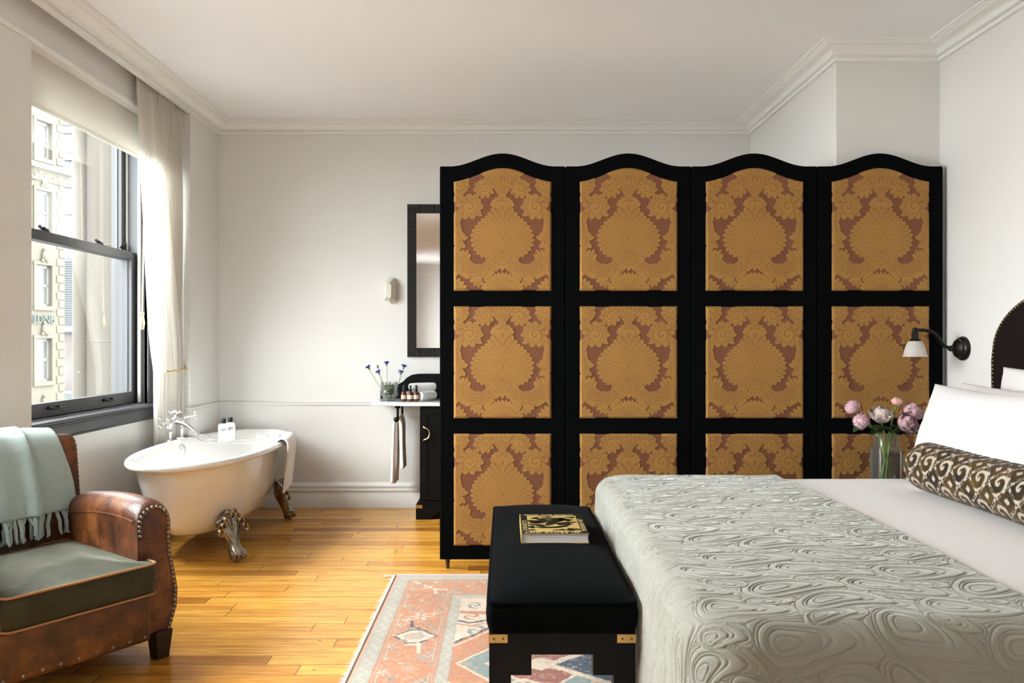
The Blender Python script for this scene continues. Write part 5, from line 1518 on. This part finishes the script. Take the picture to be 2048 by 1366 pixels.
# seat base, front rail, cushion
co('seat_base', Geo().box(-.32,.33,-.21,.27,.12,.285), LEA, bevel=.01)
g = Geo(); g.box(.30,.405,-.24,.30,.105,.288)
fr = co('front_rail', g, LEA, bevel=.018)
def cushion_geo():
    n, m = 60, 60
    rings = []
    def loop(x0,x1,y0,y1,r,z,bz=0):
        P = []
        for cx, cy, a0 in ((x1-r,y1-r,0),(x0+r,y1-r,90),(x0+r,y0+r,180),(x1-r,y0+r,270)):
            for i in range(8):
                a = math.radians(a0+90*i/7); P.append((cx+r*math.cos(a), cy+r*math.sin(a), z))
        return P
    g = Geo()
    lv = [(.290,.012),(.294,.002),(.33,-.004),(.37,-.004),(.398,0),(.404,.006)]
    g.loft([loop(-.22+i_,.425-i_,-.215+i_,.31-i_,.03,z) for z, i_ in lv], cap1=False)
    U = np.linspace(0,1,n)[:,None]; V = np.linspace(0,1,m)[None,:]
    e_ = np.minimum(np.minimum(U,1-U)*.645, np.minimum(V,1-V)*.525)+0*U*V
    Zc = .402+.030*sstep(0,.20,e_)+.006*(noise2(U*6+0*V, V*6+0*U, 3, 3)-.5)*sstep(0,.08,e_)
    # rounded corners
    xx = -.22+.645*U+0*V; yy = -.215+.525*V+0*U
    r = .03
    for cx, cy, sx, sy in ((.425-r,.31-r,1,1),(.425-r,-.215+r,1,-1),(-.22+r,.31-r,-1,1),(-.22+r,-.215+r,-1,-1)):
        dx = (xx-cx)*sx; dy = (yy-cy)*sy; mk = (dx > 0) & (dy > 0); d = np.hypot(dx,dy); k = np.where(mk & (d > 1e-9), np.maximum(dx,dy)/np.maximum(d,1e-9), 1)
        xx = np.where(mk, cx+sx*dx*k, xx); yy = np.where(mk, cy+sy*dy*k, yy)
    g.grid(np.stack([xx,yy,Zc],-1))
    return g, loop(-.221,.427,-.216,.312,.03,.4035), loop(-.221,.427,-.216,.312,.03,.291)
cg, lp, lp2 = cushion_geo()
cs = co('seat_cushion', cg, OLIVE, smooth=60, fixn=False)
for l in (lp, lp2): obj('piping', Geo().tube(l+[l[0]], .0045, 8, False), TAN, cs, local=True, smooth=60)
# backrest, leaning, with a border band and nails
def back_sec(z):
    t_ = (z-.12)/(.845-.12); xf_ = -.185-.125*t_; xb_ = -.30-.085*t_
    return xf_, xb_
rings = []
for z in (.12,.3,.45,.6,.72,.79,.825,.842):
    xf_, xb_ = back_sec(z); e_ = {.79:.004,.825:.016,.842:.04}.get(z, 0); w = .335+.012*(z-.12)-.8*e_*.4
    if z > .83: xf_ -= .03; xb_ += .02
    elif z > .8: xf_ -= .008
    P = []
    for i in range(11):
        u = -1+2*i/10; P.append((xf_+.022*(1-u*u), u*(w if u > 0 else w-.055), z+ (.012*(1-u*u) if z > .7 else 0)))
    for i in range(11):
        u = 1-2*i/10; P.append((xb_-.008*(1-u*u), u*(w if u > 0 else w-.055)*.96, z+ (.012*(1-u*u) if z > .7 else 0)))
    rings.append(P)
bkr = co('backrest', Geo().loft(rings), LEA, smooth=50)
for s in (1,-1):
    pts = [(back_sec(z)[0]-.012-(0.02 if z > .82 else 0), s*((.337 if s > 0 else .282)+.012*(z-.12)-(.012 if z > .82 else 0)), z) for z in (.56,.62,.70,.76,.80,.835)]
    put_nails(bkr, [(x, y, z) for x, y, z in pts], (.35, s*1, 0), .0195)
    put_nails(bkr, [(x-.03, y, z) for x, y, z in pts], (0, s*1, 0), .0195)
for x, y in ((.325,.375),(.325,-.315),(-.30,.29),(-.30,-.23)):
    g = Geo(); g.loft([[(x+sx*.026,y+sy*.026,0) for sx,sy in ((-1,-1),(1,-1),(1,1),(-1,1))],[(x+sx*.036,y+sy*.036,.112) for sx,sy in ((-1,-1),(1,-1),(1,1),(-1,1))]])
    co('leg', g, WDK, bevel=.003)
g0 = nail_geo((0,0,0),(1,0,0),.0075)
pn = []
for i in range(9): pn.append((.4055, -.21+.06*i, .128))
for p in pn:
    c = nm0.copy(); COL.objects.link(c); c.parent = fr; c.location = p; c.rotation_mode = 'QUATERNION'; c.rotation_quaternion = Vector((1,0,0)).to_track_quat('Z','Y')

# mohair throw over the backrest
THROW = mat('duck_egg_mohair', (.42,.53,.515), .95, sheen=.8, spec=.1, bump=(300,.7,.004), sheenr=.5, var=(60,.5,(.52,.62,.605)), sheent=(.85,.95,.92))
tb = thing('throw_blanket', 'pale duck egg mohair throw with fringe over the armchair back', 'blanket', (CX,CY,0), CA)
def throw_layer(y0, y1, off, z_end, seed, yshift):
    path = [(-.395-off*.4,.50),(-.40-off*.4,.60),(-.408-off*.4,.74),(-.412-off*.4,.83),(-.395,.853+off*.4),(-.36,.862+off*.4),(-.325,.857+off*.5),(-.298+off*.8,.838+off*.3)]
    for z in np.arange(.80, z_end-.001, -.03): path.append((back_sec(z)[0]+.020+off, z))
    P = np.array(path); seg = np.hypot(*(P[1:]-P[:-1]).T); T = np.concatenate([[0],np.cumsum(seg)])
    n, m = 90, 60; tt = np.linspace(0, T[-1], n); px_ = np.interp(tt, T, P[:,0]); pz_ = np.interp(tt, T, P[:,1])
    for _ in range(3):
        px_[1:-1] = (px_[:-2]+2*px_[1:-1]+px_[2:])/4; pz_[1:-1] = (pz_[:-2]+2*pz_[1:-1]+pz_[2:])/4
    u = np.linspace(0,1,m)[None,:]; s = (tt/T[-1])[:,None]
    front = sstep(.55,1,s)
    Yy = y0+(y1-y0)*u + yshift*front + .008*np.sin(9*s+seed)
    wr = .007*np.sin(u*9+seed+2*s)+.004*np.sin(u*21+3*seed)+.006*(noise2(u*5+0*s, s*5+0*u, seed, 3)-.5)
    bulge = .022*(1-((Yy)/.34)**2).clip(0)
    Xx = px_[:,None]+wr*(.3+front)+bulge*front; Zz = pz_[:,None]+wr*.3*(1-front)+.008*(1-(Yy/.34)**2).clip(0)*(1-front)*(s > .35)
    # round rolled edge at the sides
    ed = np.minimum(u,1-u); Xx = Xx-.010*(1-sstep(0,.05,ed))*front
    return np.stack([Xx,Yy+0*s,Zz],-1)
LA = throw_layer(-.26,.255,.006,.52,1,.06); LB = throw_layer(-.27,.115,.030,.525,2,.045)
g = Geo(); g.grid(LA); g.grid(LB)
ob = obj('blanket_cloth', g, THROW, tb, local=True, smooth=180, solid=.012, fixn=False)
rr = random.Random(8)
tas = Geo()
for Lx, off in ((LA,0),(LB,.0)):
    row = Lx[-1]; m = len(row); k = 0
    for j in range(1, m-1, 3 if off == 0 else 3):
        p = Vector(row[j]); ln = .095+.03*rr.random(); dy = rr.uniform(-.03,.03); dx = rr.uniform(.004,.03)
        pts = [p+Vector((0,0,.012)), p+Vector((.006,dy*.2,-.01)), p+Vector((dx*.7,dy*.7,-ln*.35)), p+Vector((dx,dy*.6,-ln*.7)), p+Vector((dx*1.2,dy,-ln))]
        # keep the tails above the cushion
        pts = [Vector((q.x, q.y, max(q.z, .437))) for q in pts]
        g = Geo().tube(pts, [.009,.008,.0075,.007,.0045], 7)
        obj('tassel', g, THROW, ob, smooth=60).__setattr__('parent', ob) if False else None
        o = obj('tassel', g, THROW, None, smooth=60); o.parent = tb
# ------------------------------------------------------------------ camera, sky and window portals
cam = bpy.data.cameras.new('camera'); co_ = bpy.data.objects.new('camera', cam); COL.objects.link(co_)
cam.sensor_fit = 'HORIZONTAL'; cam.sensor_width = 36; cam.lens = F/2048*36
cam.shift_x = (1024-VX)/2048; cam.clip_start = .02; cam.clip_end = 500
co_.location = (0,0,EYE); co_.rotation_euler = (PI/2,0,0)
scn.camera = co_
w = bpy.data.worlds.new('sky'); scn.world = w; w.use_nodes = True
bgn = w.node_tree.nodes['Background']; bgn.inputs[0].default_value = (.94,.975,1,1); bgn.inputs[1].default_value = SKY
l = bpy.data.lights.new('window_portal', 'AREA'); l.shape = 'RECTANGLE'; l.size = 1.85; l.size_y = 1.36
l.cycles.is_portal = True
o = bpy.data.objects.new('window_portal', l); COL.objects.link(o); o.location = (-2.63,4.42,1.745); o.rotation_euler = (0,-PI/2,0)
# added area lamps outside the windows and above the street, standing in for skylight
def add_day_lamp(loc, aim, sx, sy, pw, col):
    l = bpy.data.lights.new('added_day_lamp', 'AREA'); l.shape = 'RECTANGLE'; l.size = sx; l.size_y = sy
    l.energy = pw; l.color = col; l.spread = math.radians(120)
    o = bpy.data.objects.new('added_day_lamp', l); COL.objects.link(o); o.location = loc
    o.rotation_euler = (Vector(aim)-Vector(loc)).to_track_quat('-Z','Y').to_euler()
add_day_lamp((-3.55,2.7,2.9), (0,2.6,.5), 1.9, 1.7, DAYA, (.95,.98,1))
add_day_lamp((-2.76,2.54,1.745), (0,2.54,1.9), 1.36, 1.85, DAYA2, (.95,.98,1))
add_day_lamp((-2.66,-3.65,1.745), (0,-3.65,1.745), 1.36, 1.85, DAYC, (.95,.98,1))  # added lamp at the unseen rear window, brightens the wall behind the camera
add_day_lamp((-4.6,4.0,4.3), (-2.0,4.55,1.1), 2.6, 2.6, DAYB, (.95,.98,1))  # added lamp high over the street, brightens the tub and curtain
vs = scn.view_settings
vs.view_transform = 'Standard'; vs.look = 'None'; vs.gamma = 1; vs.use_curve_mapping = False; vs.exposure = EXPO
